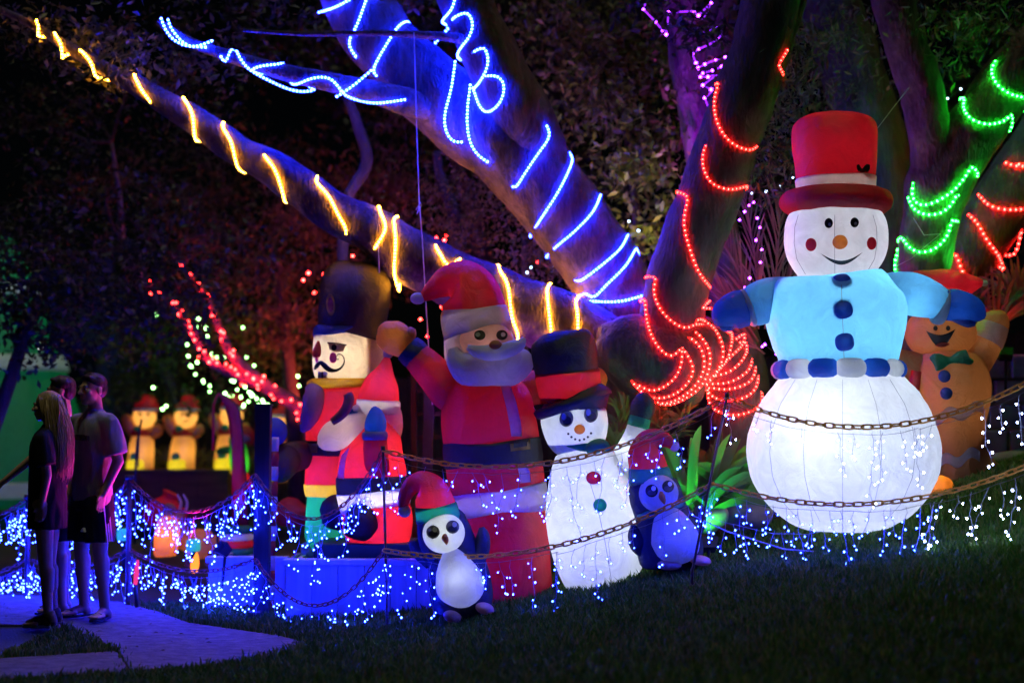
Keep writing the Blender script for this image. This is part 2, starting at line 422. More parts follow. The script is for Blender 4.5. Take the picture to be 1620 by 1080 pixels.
DRIVEW = [G(x, y, .016) for x, y in DRIVE]; WALKW = [G(x, y, .014) for x, y in WALK]
def inpoly(X, Y, poly):
    r = np.zeros(len(X), bool); n = len(poly)
    for i in range(n):
        a, b = poly[i], poly[(i + 1) % n]
        c = ((a.y > Y) != (b.y > Y)) & (X < (b.x - a.x) * (Y - a.y) / ((b.y - a.y) if abs(b.y - a.y) > 1e-9 else 1e-9) + a.x); r ^= c
    return r
# leaf litter and grit on the path
LIT = pm('leaf_litter', (.10, .06, .03), .9, bump=0)
lv, lf = [], []
for k in range(90):
    x, y = random.uniform(-20, 480), random.uniform(955, 1048); g = G(x, y, .034)
    if not inpoly(np.array([g.x]), np.array([g.y]), DRIVEW)[0]: continue
    a = random.uniform(0, 6.3); l, w = random.uniform(.008, .026), random.uniform(.004, .009); b = len(lv)
    for i, j, h in ((-1, 0, 0), (0, -1, .006), (1, 0, 0), (0, 1, .004)):
        lv.append((g.x + math.cos(a) * i * l - math.sin(a) * j * w, g.y + math.sin(a) * i * l + math.cos(a) * j * w, g.z + h))
    lf.append((b, b + 1, b + 2, b + 3))
tag(mk('leaf_litter', lv, lf, LIT, None, False), 'small fallen leaves scattered on the concrete path', 'leaf litter', None, 'stuff')
# ------------------------------------------------------------------ lawn blades
def grass(name, n, box, hmin, hmax, mat, w=.0035, keep=None):
    X = np.random.uniform(box[0], box[1], n); Y = np.random.uniform(box[2], box[3], n)
    jx, jy = X + np.random.normal(0, .025, n), Y + np.random.normal(0, .025, n); k = ~(inpoly(jx, jy, DRIVEW) | inpoly(jx, jy, WALKW))
    px = 810 + FPX * X / Y
    k &= (px > -40) & (px < 1680)
    if keep is not None: k &= keep(X, Y)
    X, Y = X[k], Y[k]; n = len(X); Z = terr(X, Y)
    pat = .5 + .5 * np.sin(X * 2.1 + np.sin(Y * 1.9) * 1.4) * np.sin(Y * 2.7 + 1)
    h = np.random.uniform(hmin, hmax, n) * (.65 + .5 * pat); a = np.random.uniform(0, 2 * np.pi, n); la = np.random.uniform(0, 2 * np.pi, n)
    le = np.random.uniform(.1, .8, n) * h; ww = w * np.random.uniform(.7, 1.5, n)
    ca, sa = np.cos(a) * ww, np.sin(a) * ww; lx, ly = np.cos(la) * le, np.sin(la) * le
    V = np.zeros((n, 5, 3))
    V[:, 0] = np.stack([X - ca, Y - sa, Z - .01], 1); V[:, 1] = np.stack([X + ca, Y + sa, Z - .01], 1)
    V[:, 2] = np.stack([X + ca * .8 + lx * .35, Y + sa * .8 + ly * .35, Z + h * .6], 1); V[:, 3] = np.stack([X - ca * .8 + lx * .35, Y - sa * .8 + ly * .35, Z + h * .6], 1)
    V[:, 4] = np.stack([X + lx, Y + ly, Z + h], 1)
    b = np.arange(n)[:, None] * 5
    T = np.concatenate([b + [0, 1, 2], b + [0, 2, 3], b + [3, 2, 4]], 1).reshape(-1, 3)
    return mknp(name, V.reshape(-1, 3), T, mat)
GRM = leafmat('grass_blade', (.030, .12, .006), (.075, .20, .012), (.20, .21, .05), .3)
def lawn_keep(X, Y): return (X > -3.2) & (Y < 11.6)
lawn = grass('lawn_grass', 210000, (-3.2, 4.6, 6.1, 11.4), .020, .072, GRM, .0046, lawn_keep)
tuft_ = grass('lawn_tufts', 30000, (-3.2, 4.6, 6.1, 11.4), .05, .10, GRM, .0055, lambda X, Y: lawn_keep(X, Y) & (np.sin(X * 5.3 + np.sin(Y * 4.1) * 2) * np.sin(Y * 6.1 + X) > .35)); tag(tuft_, 'longer grass tufts standing out of the lawn', 'grass', None, 'stuff')
tag(lawn, 'short mown grass covering the slope in front of the inflatables', 'grass', None, 'stuff')
# ------------------------------------------------------------------ timber walls, planters, posts
BOARD = pm('painted_timber', (.50, .50, .52), .7, var=.2, scale=3.0, bump=.5, dist=.01, stretch=(6, 6, .4))
DARKW = pm('stained_timber', (.03, .028, .03), .7, var=.3, scale=4.0, bump=.4, stretch=(5, 5, .5))
BROWNW = pm('sleeper_timber', (.10, .062, .032), .8, var=.4, scale=3.0, bump=.5, stretch=(.5, 5, 5))
def planter(name, x0, x1, ytop, ybot, Y, dep, label, mat=BOARD, nb=6, cap=True):
    a, b = P(x0, ytop, Y), P(x1, ytop, Y); zb = P(x0, ybot, Y).z - .12
    root = empty(name, (a.x, Y, zb), label, 'planter'); w = (b.x - a.x) / nb
    for k in range(nb):
        o = MB().box((a.x + k * w + .002, Y + random.uniform(0, .004), zb), (a.x + (k + 1) * w - .002, Y + .03, a.z - .045)).build('board', mat, root); bevel(o, .004)
    nd = max(2, int(dep / .15)); wd = dep / nd
    for sx in (a.x, b.x - .03):
        for k in range(nd):
            o = MB().box((sx, Y + .032 + k * wd, zb), (sx + .03, Y + .028 + (k + 1) * wd, a.z - .046)).build('side_board', mat, root); bevel(o, .004)
    if cap:
        bevel(MB().box((a.x - .02, Y - .025, a.z - .045), (b.x + .02, Y + .08, a.z)).build('capping_board', mat, root), .006)
    MB().box((a.x + .031, Y + .031, zb), (b.x - .031, Y + dep, a.z - .09)).build('soil_fill', soil, root)
    return root
planter('timber_planter', 452, 700, 884, 1010, 10.55, .9, 'long pale timber planter lit blue under the seated bearded inflatable')
planter('timber_planter', 330, 452, 880, 992, 11.15, .8, 'short pale timber planter glowing blue left of the dark square post', nb=3)
planter('sleeper_planter', 175, 360, 742, 812, 17.6, 1.0, 'brown sleeper garden bed beneath the glowing teddy lamps', BROWNW, nb=4)
# dark square post
pr = empty('gate_post', P(410, 1000, 10.7), 'tall dark square timber post beside the striped staff', 'post')
a = P(403, 642, 10.7); b = P(424, 1000, 10.7); bevel(MB().box((a.x, 10.7, b.z - .1), (b.x, 10.8, a.z)).build('shaft', DARKW, pr), .006)
bevel(MB().box((a.x - .008, 10.692, a.z), (b.x + .008, 10.808, a.z + .015)).build('post_cap', DARKW, pr), .004)
a = P(391, 968, 10.55); b = P(411, 1006, 10.55); bevel(MB().box((a.x, 10.55, b.z - .03), (b.x, 10.66, a.z)).build('foot_block', DARKW, pr), .006)
# leaning ladder-like frame behind the waving figure
DWOOD = pm('old_timber', (.06, .03, .022), .8, var=.4, scale=5)
lad = empty('wooden_ladder', P(690, 900, 11.7), 'old dark wooden ladder standing behind the waving bearded inflatable', 'ladder')
for x in (658, 728): bevel(MB().bar(P(x, 930, 11.7), P(x - 4, 545, 11.7), .045, .07).build('rail', DWOOD, lad), .004)
for y in range(580, 900, 37): bevel(MB().bar(P(660, y + 1, 11.7), P(727, y - 1, 11.7), .035, .035).build('rung', DWOOD, lad), .004)
bd = empty('leaning_board', P(690, 900, 11.5), 'wide dark board leaning behind the seated bearded inflatable', 'board')
bevel(MB().bar(P(672, 920, 11.45), P(680, 575, 11.6), .085, .03).build('panel', pm('board_dark', (.035, .03, .04), .7), bd), .004)
# far house at the left, and the far fence
HB = pm('rendered_wall', (.30, .28, .24), .9, var=.15)
hs = empty('house', P(120, 820, 24.5), 'rendered house front far behind the two young men', 'house')
a, b = P(-260, 470, 24.5), P(176, 900, 24.5); MB().box((a.x, 24.5, -.3), (b.x, 30, a.z)).build('wall', HB, hs)
a, b = P(163, 520, 24.2), P(180, 900, 24.2); MB().box((a.x, 24.2, -.3), (b.x, 24.45, a.z)).build('porch_column', pm('blue_grey_paint', (.2, .23, .3), .7), hs)
a, b = P(-260, 440, 24), P(215, 480, 24); MB().box((a.x, 23.7, b.z), (b.x, 31, a.z)).build('roof_eave', pm('roof_metal', (.08, .08, .09), .6), hs)
a, b = P(100, 560, 24.4), P(150, 640, 24.4); MB().box((a.x, 24.4, b.z), (b.x, 24.49, a.z)).build('window', pm('dark_glass', (.03, .035, .04), .15), hs)
ff = empty('paling_fence', P(900, 800, 21), 'dark timber paling fence far behind the garden', 'fence')
pal = pm('paling', (.05, .035, .025), .85, var=.4)
fa, fb = P(180, 600, 21).x, P(1750, 600, 21).x; k = 0; x = fa
while x < fb:
    h = 2.1 + random.uniform(-.03, .03) + max(0, .1 * (x - 1)); o = MB().box((x, 21 + random.uniform(0, .02), -.2), (x + .14, 21.05, h)).build('paling', pal, ff); x += .15
# ------------------------------------------------------------------ trees
BK1 = bark('bark_fig', ((.030, .022, .018), (.10, .078, .064), (.19, .155, .13)))
BK2 = bark('bark_dark', ((.035, .03, .028), (.075, .062, .055), (.13, .11, .10)), 5)
BK3 = bark('bark_small', ((.02, .015, .014), (.055, .042, .035), (.1, .08, .07)), 8)
TREE_AX = {}
def limb(root, name, pts, Y, mat, seg=26, dys=None, wob=.026):
    rows = []
    for i, p in enumerate(pts):
        yy = Y + (p[3] if len(p) > 3 else 0); c = P(p[0], p[1], yy); r = p[2] * ppm(yy); rows.append((c.x, c.y, c.z, r, r))
    V, Fc = tube_geo(rows, seg, 6, True, 0, 0, 2.0, wob)
    o = mkw(name, V, Fc, mat, root); A = crom(rows, 6); TREE_AX[o] = [(Vector(q[:3]), q[3]) for q in A]; return o
t1 = empty('leaning_tree', P(985, 800, 11.9), 'big pale leaning tree with blue and yellow rope lights', 'tree')
LB = [limb(t1, 'trunk', [(985, 860, 78), (985, 700, 70), (985, 600, 66), (984, 530, 62), (972, 458, 60), (930, 388, 62), (870, 308, 66), (806, 232, 70), (770, 190, 60)], 11.8, BK1, 32),
      limb(t1, 'limb', [(800, 240, 58), (755, 205, 62), (700, 160, 60), (630, 95, 57), (575, 25, 54), (540, -50, 50), (500, -130, 46)], 11.85, BK1, 28),
      limb(t1, 'limb', [(862, 268, 44, .0), (828, 190, 48, -.16), (786, 110, 46, -.2), (748, 30, 44, -.2), (722, -50, 42, -.15), (690, -140, 40, -.1)], 11.75, BK1, 26),
      limb(t1, 'branch', [(690, 172, 24, .0), (640, 160, 23, -.1), (590, 146, 19, -.2), (520, 130, 16, -.3), (440, 112, 13, -.35), (360, 88, 10, -.4), (305, 68, 8, -.4), (250, 35, 5, -.4)], 11.7, BK1, 16, wob=.006),
      limb(t1, 'branch', [(735, 62, 9, -.3), (690, 57, 7, -.35), (600, 53, 5, -.4), (480, 54, 4, -.45), (385, 48, 3, -.5)], 11.7, BK1, 10, wob=.003)]
LY = [limb(t1, 'limb', [(1000, 640, 60), (955, 560, 60), (880, 512, 54), (800, 478, 50), (725, 446, 46), (640, 400, 44), (585, 362, 38), (530, 336, 33), (440, 272, 30), (385, 244, 25), (335, 208, 25), (228, 144, 17), (150, 100, 11), (60, 45, 7), (-30, 0, 5)], 11.55, BK1, 26)]
t2 = empty('elbowed_tree', P(1165, 760, 11.0), 'dark bent tree trunk wound thickly in red rope light', 'tree')
LR = [limb(t2, 'trunk', [(1172, 760, 46), (1168, 690, 44), (1163, 635, 43), (1150, 592, 46), (1118, 572, 58), (1074, 574, 70), (1030, 568, 70), (990, 550, 57), (964, 537, 41), (952, 530, 20), (948, 529, 4)], 11.0, BK2, 32),
      limb(t2, 'limb', [(1060, 555, 52), (1062, 500, 52), (1078, 430, 52), (1108, 345, 52), (1140, 260, 50), (1172, 170, 49), (1203, 70, 47), (1228, -30, 46), (1250, -120, 44)], 11.0, BK2, 28),
      limb(t2, 'branch', [(1180, 250, 14), (1212, 170, 11), (1238, 95, 10), (1262, 20, 9), (1290, -60, 8)], 11.05, BK2, 12, wob=.005)]
t3 = empty('forked_tree', P(1455, 640, 11.7), 'forked tree at the right wrapped in green rope light', 'tree')
LG = [limb(t3, 'trunk', [(1450, 640, 50), (1454, 520, 45), (1460, 430, 42), (1474, 340, 44), (1490, 285, 52), (1520, 235, 50), (1555, 185, 46), (1600, 130, 48), (1660, 70, 50), (1740, 0, 50)], 11.7, BK1, 30),
      limb(t3, 'limb', [(1486, 300, 36), (1476, 240, 36), (1464, 170, 34), (1444, 100, 33), (1424, 40, 34), (1402, -40, 36), (1380, -120, 36)], 11.65, BK1, 24)]
t4 = empty('mossy_tree', P(1450, 620, 12.6), 'mossy leaning trunk at right edge with loose red rope', 'tree')
LM = [limb(t4, 'trunk', [(1430, 560, 36), (1480, 480, 38), (1530, 410, 44), (1585, 325, 47), (1640, 240, 48), (1720, 110, 46)], 12.6, bark('bark_moss', ((.05, .06, .03), (.11, .12, .06), (.2, .2, .12)), 6), 24)]
t5 = empty('purple_lit_tree', P(1165, 700, 12.9), 'smooth straight trunk lit purple behind the red wound tree', 'tree')
LP = [limb(t5, 'trunk', [(1200, 760, 40), (1170, 560, 36), (1140, 380, 32), (1112, 230, 31), (1092, 90, 34), (1078, -20, 36), (1060, -120, 36)], 12.9, BK1, 22),
      limb(t5, 'limb', [(1118, 280, 24), (1128, 160, 26), (1140, 60, 24), (1150, -60, 22)], 12.8, BK1, 18)]
t6 = empty('broad_trunk_tree', P(1290, 640, 13.2), 'broad shadowy trunk standing behind the tall red hat', 'tree')
limb(t6, 'trunk', [(1400, 700, 70), (1398, 500, 62), (1396, 300, 56), (1350, 120, 50), (1310, 0, 48), (1290, -100, 46)], 13.2, BK2, 22)
# thin background stems
t7 = empty('thin_stem_tree', P(545, 560, 13.0), 'thin crooked dark stem hanging behind the tall black hat', 'tree')
limb(t7, 'trunk', [(545, 600, 9), (542, 420, 9), (548, 320, 9), (580, 258, 10), (566, 200, 9), (548, 150, 8)], 12.9, BK2, 10, wob=.005)
t8 = empty('slender_tree', P(722, 560, 13.6), 'slender upright stem rising behind the yellow wound limb', 'tree')
limb(t8, 'trunk', [(728, 620, 13), (722, 440, 12), (718, 340, 11), (700, 290, 9), (690, 240, 7)], 13.6, BK3, 10, wob=.005)
BKR = bark('bark_pale_stem', ((.08, .06, .055), (.2, .16, .14), (.34, .28, .25)), 8)
t9 = empty('red_string_tree', P(480, 800, 16.0), 'small tree with red fairy lights behind the dark post', 'tree')
LS = [limb(t9, 'trunk', [(505, 860, 18), (500, 720, 16), (480, 655, 14), (425, 614, 11), (372, 592, 9), (327, 566, 8), (306, 530, 7), (276, 486, 7), (236, 452, 6), (197, 392, 5), (188, 300, 4), (176, 225, 3)], 16, BKR, 12, wob=.008),
      limb(t9, 'limb', [(440, 622, 10), (398, 592, 10), (366, 560, 8), (346, 518, 7), (326, 472, 6), (296, 430, 4), (270, 400, 3)], 16, BKR, 12, wob=.008)]
def twigs(root, starts, mat, Y, n=3, ln=150):
    for (x, y) in starts:
        for k in range(n):
            a = random.uniform(-2.8, -.3); pts = [(x, y, 3)]; px, py = x, y
            for j in range(4):
                a += random.uniform(-.5, .5); px += math.cos(a) * ln / 4; py += math.sin(a) * ln / 4; pts.append((px, py, 3 - j * .6))
            limb(root, 'twig', pts, Y + random.uniform(-.3, .3), mat, 6, wob=.002)
twigs(t9, [(197, 392), (176, 225), (270, 400), (236, 452)], BK3, 16)
# ------------------------------------------------------------------ foliage
def leaves(name, blobs, size, mat, root, aspect=.42, droop=.0):
    """blobs: px,py,Y,rx_m,rz_m,count -> leaf-sized folded faces spread unevenly through clumps"""
    C, S = [], []
    for (px, py, Y, rx, rz, n) in blobs:
        c = np.array(P(px, py, Y)); nc = max(3, n // 60)
        cc = np.random.normal(0, .5, (nc, 3)) * [rx, rx * .7, rz]
        idx = np.random.randint(0, nc, n); sp = np.random.uniform(.08, .3, nc)[idx][:, None]
        C.append(c + cc[idx] + np.random.normal(0, 1, (n, 3)) * sp * [1, 1, .55]); S.append(np.random.uniform(.6, 1.35, n) * size)
    C = np.concatenate(C); S = np.concatenate(S); n = len(C)
    d = np.random.normal(0, 1, (n, 3)); d[:, 2] -= droop; d /= np.linalg.norm(d, axis=1)[:, None]
    u = np.cross(d, np.random.normal(0, 1, (n, 3))); u /= np.linalg.norm(u, axis=1)[:, None]; w = np.cross(d, u)
    s = S[:, None]; V = np.zeros((n, 5, 3))
    V[:, 0] = C - d * s * .5; V[:, 1] = C + u * s * aspect * .5 + w * s * .08; V[:, 2] = C + d * s * .5; V[:, 3] = C - u * s * aspect * .5 + w * s * .08; V[:, 4] = C
    b = np.arange(n)[:, None] * 5; T = np.concatenate([b + [0, 1, 4], b + [1, 2, 4], b + [2, 3, 4], b + [3, 0, 4]], 1).reshape(-1, 3)
    off = np.array(root['_o']); o = mknp(name, V.reshape(-1, 3) - off, T, mat, root); return o
LF1 = leafmat('leaf_fig', (.025, .05, .015), (.05, .09, .025), (.12, .12, .04))
LF2 = leafmat('leaf_autumn', (.06, .05, .025), (.12, .08, .04), (.17, .10, .05))
LF3 = leafmat('leaf_dark', (.012, .02, .010), (.025, .035, .018), (.05, .05, .03))
leaves('crown', [(430, -10, 12.6, 1.2, .35, 900), (330, 90, 12.4, .5, .3, 350), (190, 70, 11.8, .5, .3, 500), (200, 110, 11.5, .25, .15, 150), (60, 20, 12, .7, .4, 500), (640, -20, 13, 1, .3, 500)], .085, LF3, t1)
leaves('crown', [(1090, 40, 11.6, .35, .25, 220), (1060, 20, 12, .3, .2, 150), (1150, 50, 11.5, .2, .15, 120)], .10, LF3, t5, .35)
leaves('crown', [(1235, 120, 11.3, .28, .25, 300), (1215, 200, 11.3, .22, .35, 420), (1270, 90, 11.5, .4, .25, 350), (1205, 260, 11.2, .15, .3, 240), (1300, 150, 12.4, .5, .5, 400), (1340, 60, 12.6, .5, .4, 350)], .085, LF1, t2, .28, .8)
leaves('crown', [(1500, 30, 11.4, .35, .2, 260), (1560, 20, 11.6, .3, .2, 220), (1480, 70, 11.9, .25, .2, 140), (1590, 60, 12, .25, .2, 150)], .10, LF1, t3, .25, .8)
# shrubs and small trees behind
def bush(name, label, blobs, size, mat, stem, asp=.45, droop=.2):
    b0 = blobs[0]; r = empty(name, P(stem[0], stem[1], b0[2]), label, 'tree')
    leaves('crown', blobs, size, mat, r, asp, droop)
    limb(r, 'trunk', [(stem[0], stem[1], stem[2]), ((stem[0] + b0[0]) / 2 + 8, (stem[1] + b0[1]) / 2, stem[2] * .8), (b0[0], b0[1], stem[2] * .5)], b0[2], BK3, 8, wob=.006)
    return r
bush('yellow_leaf_tree', 'small leaved tree glinting yellow green between the blue and purple trunks',
     [(985, 150, 13.4, .6, .4, 1100), (1010, 260, 13.2, .5, .35, 1000), (930, 110, 13.8, .7, .4, 900), (1040, 350, 13.2, .35, .3, 600), (900, 30, 13.8, .8, .4, 800), (1000, 60, 13.6, .6, .4, 700)], .095, leafmat('leaf_yellow_green', (.06, .09, .015), (.13, .15, .025), (.22, .19, .05)), (1030, 700, 10))
bush('russet_shrub', 'russet small leaved shrub above the yellow wound limb', [(830, 370, 13.4, .6, .35, 1300), (770, 330, 13.6, .5, .4, 900), (880, 420, 13.3, .4, .25, 700), (700, 320, 13.8, .6, .4, 700)], .055, LF2, (810, 760, 10))
bush('dusky_weeping_tree', 'dusky weeping tree hanging above the red fairy lights',
     [(430, 380, 17, 1.3, .9, 2400), (330, 300, 17.5, 1.4, 1.0, 2200), (560, 330, 17, 1.0, 1.0, 1500), (450, 500, 16.6, .7, .5, 900), (620, 300, 16, .8, .7, 900)], .11, leafmat('leaf_russet_dark', (.05, .035, .025), (.09, .055, .04), (.14, .09, .06)), (470, 800, 14), .22, 1.2)
bush('black_leaf_tree', 'black leafed tree overhanging the green cone and the people',
     [(60, 470, 13, .5, .35, 900), (170, 480, 13.2, .8, .4, 1500), (20, 400, 13.4, .6, .5, 900), (50, 545, 12.9, .22, .18, 260), (260, 440, 14, .9, .5, 1200), (120, 330, 14, 1.2, .7, 1400), (140, 200, 15, 1.6, .9, 1400), (110, 540, 13, .3, .12, 220)], .085, LF3, (-90, 860, 16))
bush('green_lit_shrub', 'green lit shrub behind the teddy lamps', [(250, 560, 18.2, .7, .5, 1300), (350, 520, 18.3, .8, .6, 1500), (430, 560, 18.4, .7, .5, 1100), (220, 610, 18.4, .5, .3, 600), (300, 640, 18.5, 1.0, .25, 600)], .09, leafmat('leaf_lime', (.04, .08, .015), (.08, .13, .02), (.12, .15, .04)), (320, 780, 14))
bush('backdrop_tree', 'tall dark tree far behind the blue wound trunk', [(700, 150, 18, 2.2, 1.5, 2600), (900, 200, 18, 2.0, 1.4, 2200), (560, 60, 18, 2, 1, 1500), (800, -20, 18, 2.4, .8, 1500)], .15, LF3, (830, 760, 22))
bush('backdrop_tree', 'tall dark tree far behind the forked green trunk', [(1300, 200, 18, 2.0, 1.6, 1800), (1500, 250, 18, 2.0, 1.6, 1800), (1620, 80, 18, 1.6, 1.2, 1200)], .15, LF3, (1480, 720, 22))
# ------------------------------------------------------------------ rope lights wound on the limbs
def behind(p, q, ax, n=9):
    """carry the rope from p round the far side of the limb to q"""
    ca, ra = min(ax, key=lambda a_: (a_[0] - p).length_squared); cb, rb_ = min(ax, key=lambda a_: (a_[0] - q).length_squared)
    if (ca - cb).length > 1.1: return None
    T = (cb - ca) if (cb - ca).length > .02 else Vector((0, 0, 1)); T.normalize()
    bk = Vector((0, 1, 0)); bk = (bk - T * bk.dot(T)).normalized(); va, vb = p - ca, q - cb; out = []
    for k in range(1, n):
        t = k / n; v = va.lerp(vb, t) / max(ra, .01) + bk * (2.0 * math.sin(math.pi * t)); v = v - T * v.dot(T) * .8
        out.append(ca.lerp(cb, t) + v.normalized() * ((ra + (rb_ - ra) * t) * (1.0 + .06 * math.sin(math.pi * t)) + .014))
    return out
def rope(label, arcs, on, col, tubest, beadst, Y, group, free=(), r=.0062, sp=.034, beadcol=None, br=.0105):
    bv = bvh_of(on); ax = sum((TREE_AX[o] for o in on), []); runs = []
    for ai, arc in enumerate(arcs):
        pts2 = crom(arc, 10) if len(arc) > 2 else resample(arc, 8); W = []
        hit = [bv.ray_cast(CAMP, ray(*q).normalized()) for q in pts2]; ys = [h[0].y for h in hit if h[0] is not None]
        for q, h in zip(pts2, hit):
            if h[0] is not None and ai not in free: W.append(h[0] - ray(*q).normalized() * (br * 1.2) + h[1] * .003)
            else:
                W.append(None)
        good = [k for k, w_ in enumerate(W) if w_ is not None]
        for k in range(len(W)):
            if W[k] is None:
                if good: kk = min(good, key=lambda g_: abs(g_ - k)); W[k] = P(pts2[k][0], pts2[k][1], W[kk].y + .004 * abs(k - kk))
                else: W[k] = P(pts2[k][0], pts2[k][1], min(ys) - .03 if ys else Y)
        if ai in free and ys: W = [P(q[0], q[1], min(ys) - .02) for q in pts2]
        link = behind(runs[-1][-1], W[0], ax) if runs and ai not in free and ai - 1 not in free else None
        if link is not None: runs[-1] += link + W
        else: runs.append(W)
    root = empty('rope_light', runs[0][0], label, 'rope light', group); beads = []
    for W in runs:
        d = resample([tuple(p) for p in W], max(6, int(sum((W[k + 1] - W[k]).length for k in range(len(W) - 1)) / .02)))
        for _ in range(8): d[1:-1] = .25 * d[:-2] + .5 * d[1:-1] + .25 * d[2:]
        V, Fc = wire_geo([Vector(p) for p in d], r, 6); mkw('tube', V, Fc, emis('rope_tube_%s' % (col,), col, tubest, 'NONE'), root)
        beads += list(resample(d, max(3, int(sum(np.linalg.norm(np.diff(d, axis=0), axis=1)) / sp))))
    V, Fc = bulbs_geo(np.array(beads), br); bo = mkw('bulbs', V, Fc, emis('rope_bead_%s' % (col,), beadcol or col, beadst), root); bo['kind'] = 'stuff'
    return root
YA = [[(58, 33), (62, 45), (58, 60)], [(84, 52), (97, 70), (98, 97)], [(128, 80), (145, 100), (150, 125)], [(212, 120), (225, 145), (237, 158)], [(290, 155), (304, 180), (308, 218)], [(350, 200), (366, 225), (372, 252), (378, 268)], [(418, 247), (436, 270), (450, 313)], [(498, 288), (520, 310), (535, 340), (548, 360)], [(601, 336), (611, 360), (598, 385)], [(622, 347), (626, 380), (624, 430), (632, 465)], [(686, 385), (697, 403), (709, 424)], [(790, 428), (803, 450), (810, 500), (820, 528)], [(865, 457), (868, 490), (873, 528)], [(910, 477), (914, 500), (914, 535)]]
rope('warm yellow rope light spiralling along the long low limb', YA, LY, (1, .34, .018), 20, 260, 11.4, 'rope lights on trees', sp=.028, beadcol=(1, .34, .014), r=.0072, br=.0095)
BA = [[(505, 20), (530, 12), (557, -2)], [(582, -8), (565, 40), (552, 65), (556, 80), (566, 92)], [(645, 33), (630, 42), (612, 70), (600, 90), (590, 112), (593, 121)],
      [(722, -8), (715, 15), (697, 35)], [(740, 18), (748, 35), (745, 55), (730, 75), (722, 88)], [(767, 73), (773, 95), (768, 115), (755, 135), (748, 142)], [(790, 120), (798, 135), (793, 160), (775, 177), (760, 172), (748, 140)],
      [(720, 98), (714, 140), (703, 185), (708, 215), (720, 226), (730, 225)], [(744, 135), (739, 180), (742, 220), (755, 245), (771, 256)],
      [(865, 200), (870, 215), (850, 245), (830, 275), (815, 300)], [(900, 240), (905, 255), (885, 300), (852, 352)], [(950, 308), (938, 335), (910, 365), (880, 390)], [(993, 372), (980, 395), (945, 425), (917, 446)], [(1007, 390), (990, 420), (960, 450), (938, 472), (928, 462)], [(928, 476), (980, 477), (1025, 465)]]
BC = (.006, .028, 1)
rope('blue rope light winding up the thick leaning trunk', BA, LB[:3], BC, 36, 950, 11.3, 'rope lights on trees', sp=.028, free=(7, 8), beadcol=(.004, .011, 1), r=.0072, br=.0095)
BB = [[(255, 30), (266, 55), (290, 72), (325, 75)], [(266, 32), (270, 45), (300, 75), (335, 65)], [(350, 90), (356, 100), (365, 80)], [(375, 85), (392, 108), (430, 130), (470, 145), (502, 143)], [(395, 112), (410, 105), (446, 102)], [(468, 135), (490, 125), (515, 122), (530, 130), (545, 150), (570, 160), (600, 163), (640, 158)], [(533, 153), (560, 135), (587, 112)]]
rope('blue rope light tangled along the thin side branch', BB, [LB[3]], BC, 36, 950, 11.3, 'rope lights on trees', sp=.028, free=(0, 1, 6), beadcol=(.004, .011, 1), r=.0072, br=.0095)
RA = [[(1245, 80), (1238, 92), (1230, 102)], [(1138, 130), (1130, 160), (1135, 195), (1155, 225), (1185, 238), (1200, 230)], [(1113, 235), (1112, 262), (1125, 290), (1155, 300), (1184, 294)], [(1090, 310), (1082, 350), (1090, 390), (1105, 430), (1124, 455)], [(1040, 438), (1034, 460), (1045, 490), (1065, 510), (1085, 520), (1100, 512)], [(1021, 473), (1024, 510), (1035, 540), (1052, 560), (1065, 565), (1077, 550)],
      [(1078, 548), (1079, 570), (1070, 595), (1050, 612), (1028, 618), (1005, 605)], [(1085, 558), (1097, 580), (1092, 600), (1070, 622), (1040, 630), (1018, 622), (995, 598)], [(1086, 530), (1105, 545), (1114, 565), (1112, 590), (1095, 615), (1070, 632), (1045, 638), (1018, 625)], [(1097, 522), (1115, 540), (1124, 565), (1118, 595), (1105, 615), (1080, 632), (1055, 640), (1025, 632)],
      [(1098, 508), (1110, 505), (1130, 520), (1143, 545), (1143, 570), (1132, 590), (1118, 605)], [(1158, 523), (1157, 545), (1150, 570), (1137, 585), (1117, 608)], [(1180, 525), (1175, 545), (1160, 560), (1145, 575), (1125, 598)], [(1182, 540), (1180, 560), (1165, 580), (1145, 592), (1128, 592)],
      [(1190, 570), (1185, 585), (1165, 600), (1145, 607), (1127, 605)], [(1196, 580), (1190, 600), (1170, 612), (1145, 616), (1122, 612)], [(1200, 595), (1195, 615), (1180, 628), (1155, 634), (1127, 628), (1120, 615)], [(1207, 622), (1203, 640), (1185, 652), (1160, 657), (1135, 650), (1122, 638), (1120, 612)], [(1110, 487), (1122, 488), (1135, 488)]]
RC = (1, .012, .010)
rope('red rope light coiled round the dark bent trunk', RA, LR, RC, 6, 190, 10.6, 'rope lights on trees', beadcol=(1, .008, .006), sp=.040, r=.0066, br=.0085)
GA = [[(1575, 98), (1568, 112), (1578, 135), (1600, 150), (1626, 155)], [(1527, 155), (1524, 170), (1535, 188), (1560, 197), (1588, 192), (1602, 178)], [(1445, 290), (1443, 310), (1455, 325), (1480, 320), (1510, 300), (1530, 275), (1537, 260)], [(1438, 313), (1445, 330), (1465, 340), (1490, 337), (1508, 320), (1513, 305)], [(1505, 345), (1500, 370), (1482, 392), (1455, 400), (1435, 388), (1428, 375)], [(1422, 398), (1415, 415), (1418, 432)]]
rope('green rope light looped round the forked trunk', GA, LG, (.008, 1, .05), 6, 300, 11.3, 'rope lights on trees', beadcol=(.008, 1, .02), sp=.045, r=.0072, br=.0095)
MA = [[(1592, 258), (1610, 264), (1630, 262)], [(1563, 325), (1590, 332), (1630, 330)], [(1548, 355), (1560, 378), (1580, 405), (1590, 430)], [(1617, 360), (1612, 385), (1605, 405)], [(1515, 405), (1520, 425), (1528, 440)], [(1500, 425), (1503, 432), (1506, 440)]]
rope('loose red rope light on the mossy trunk at the right edge', MA, LM, RC, 6, 130, 12.2, 'rope lights on trees', beadcol=(1, .008, .006), sp=.05, r=.007)
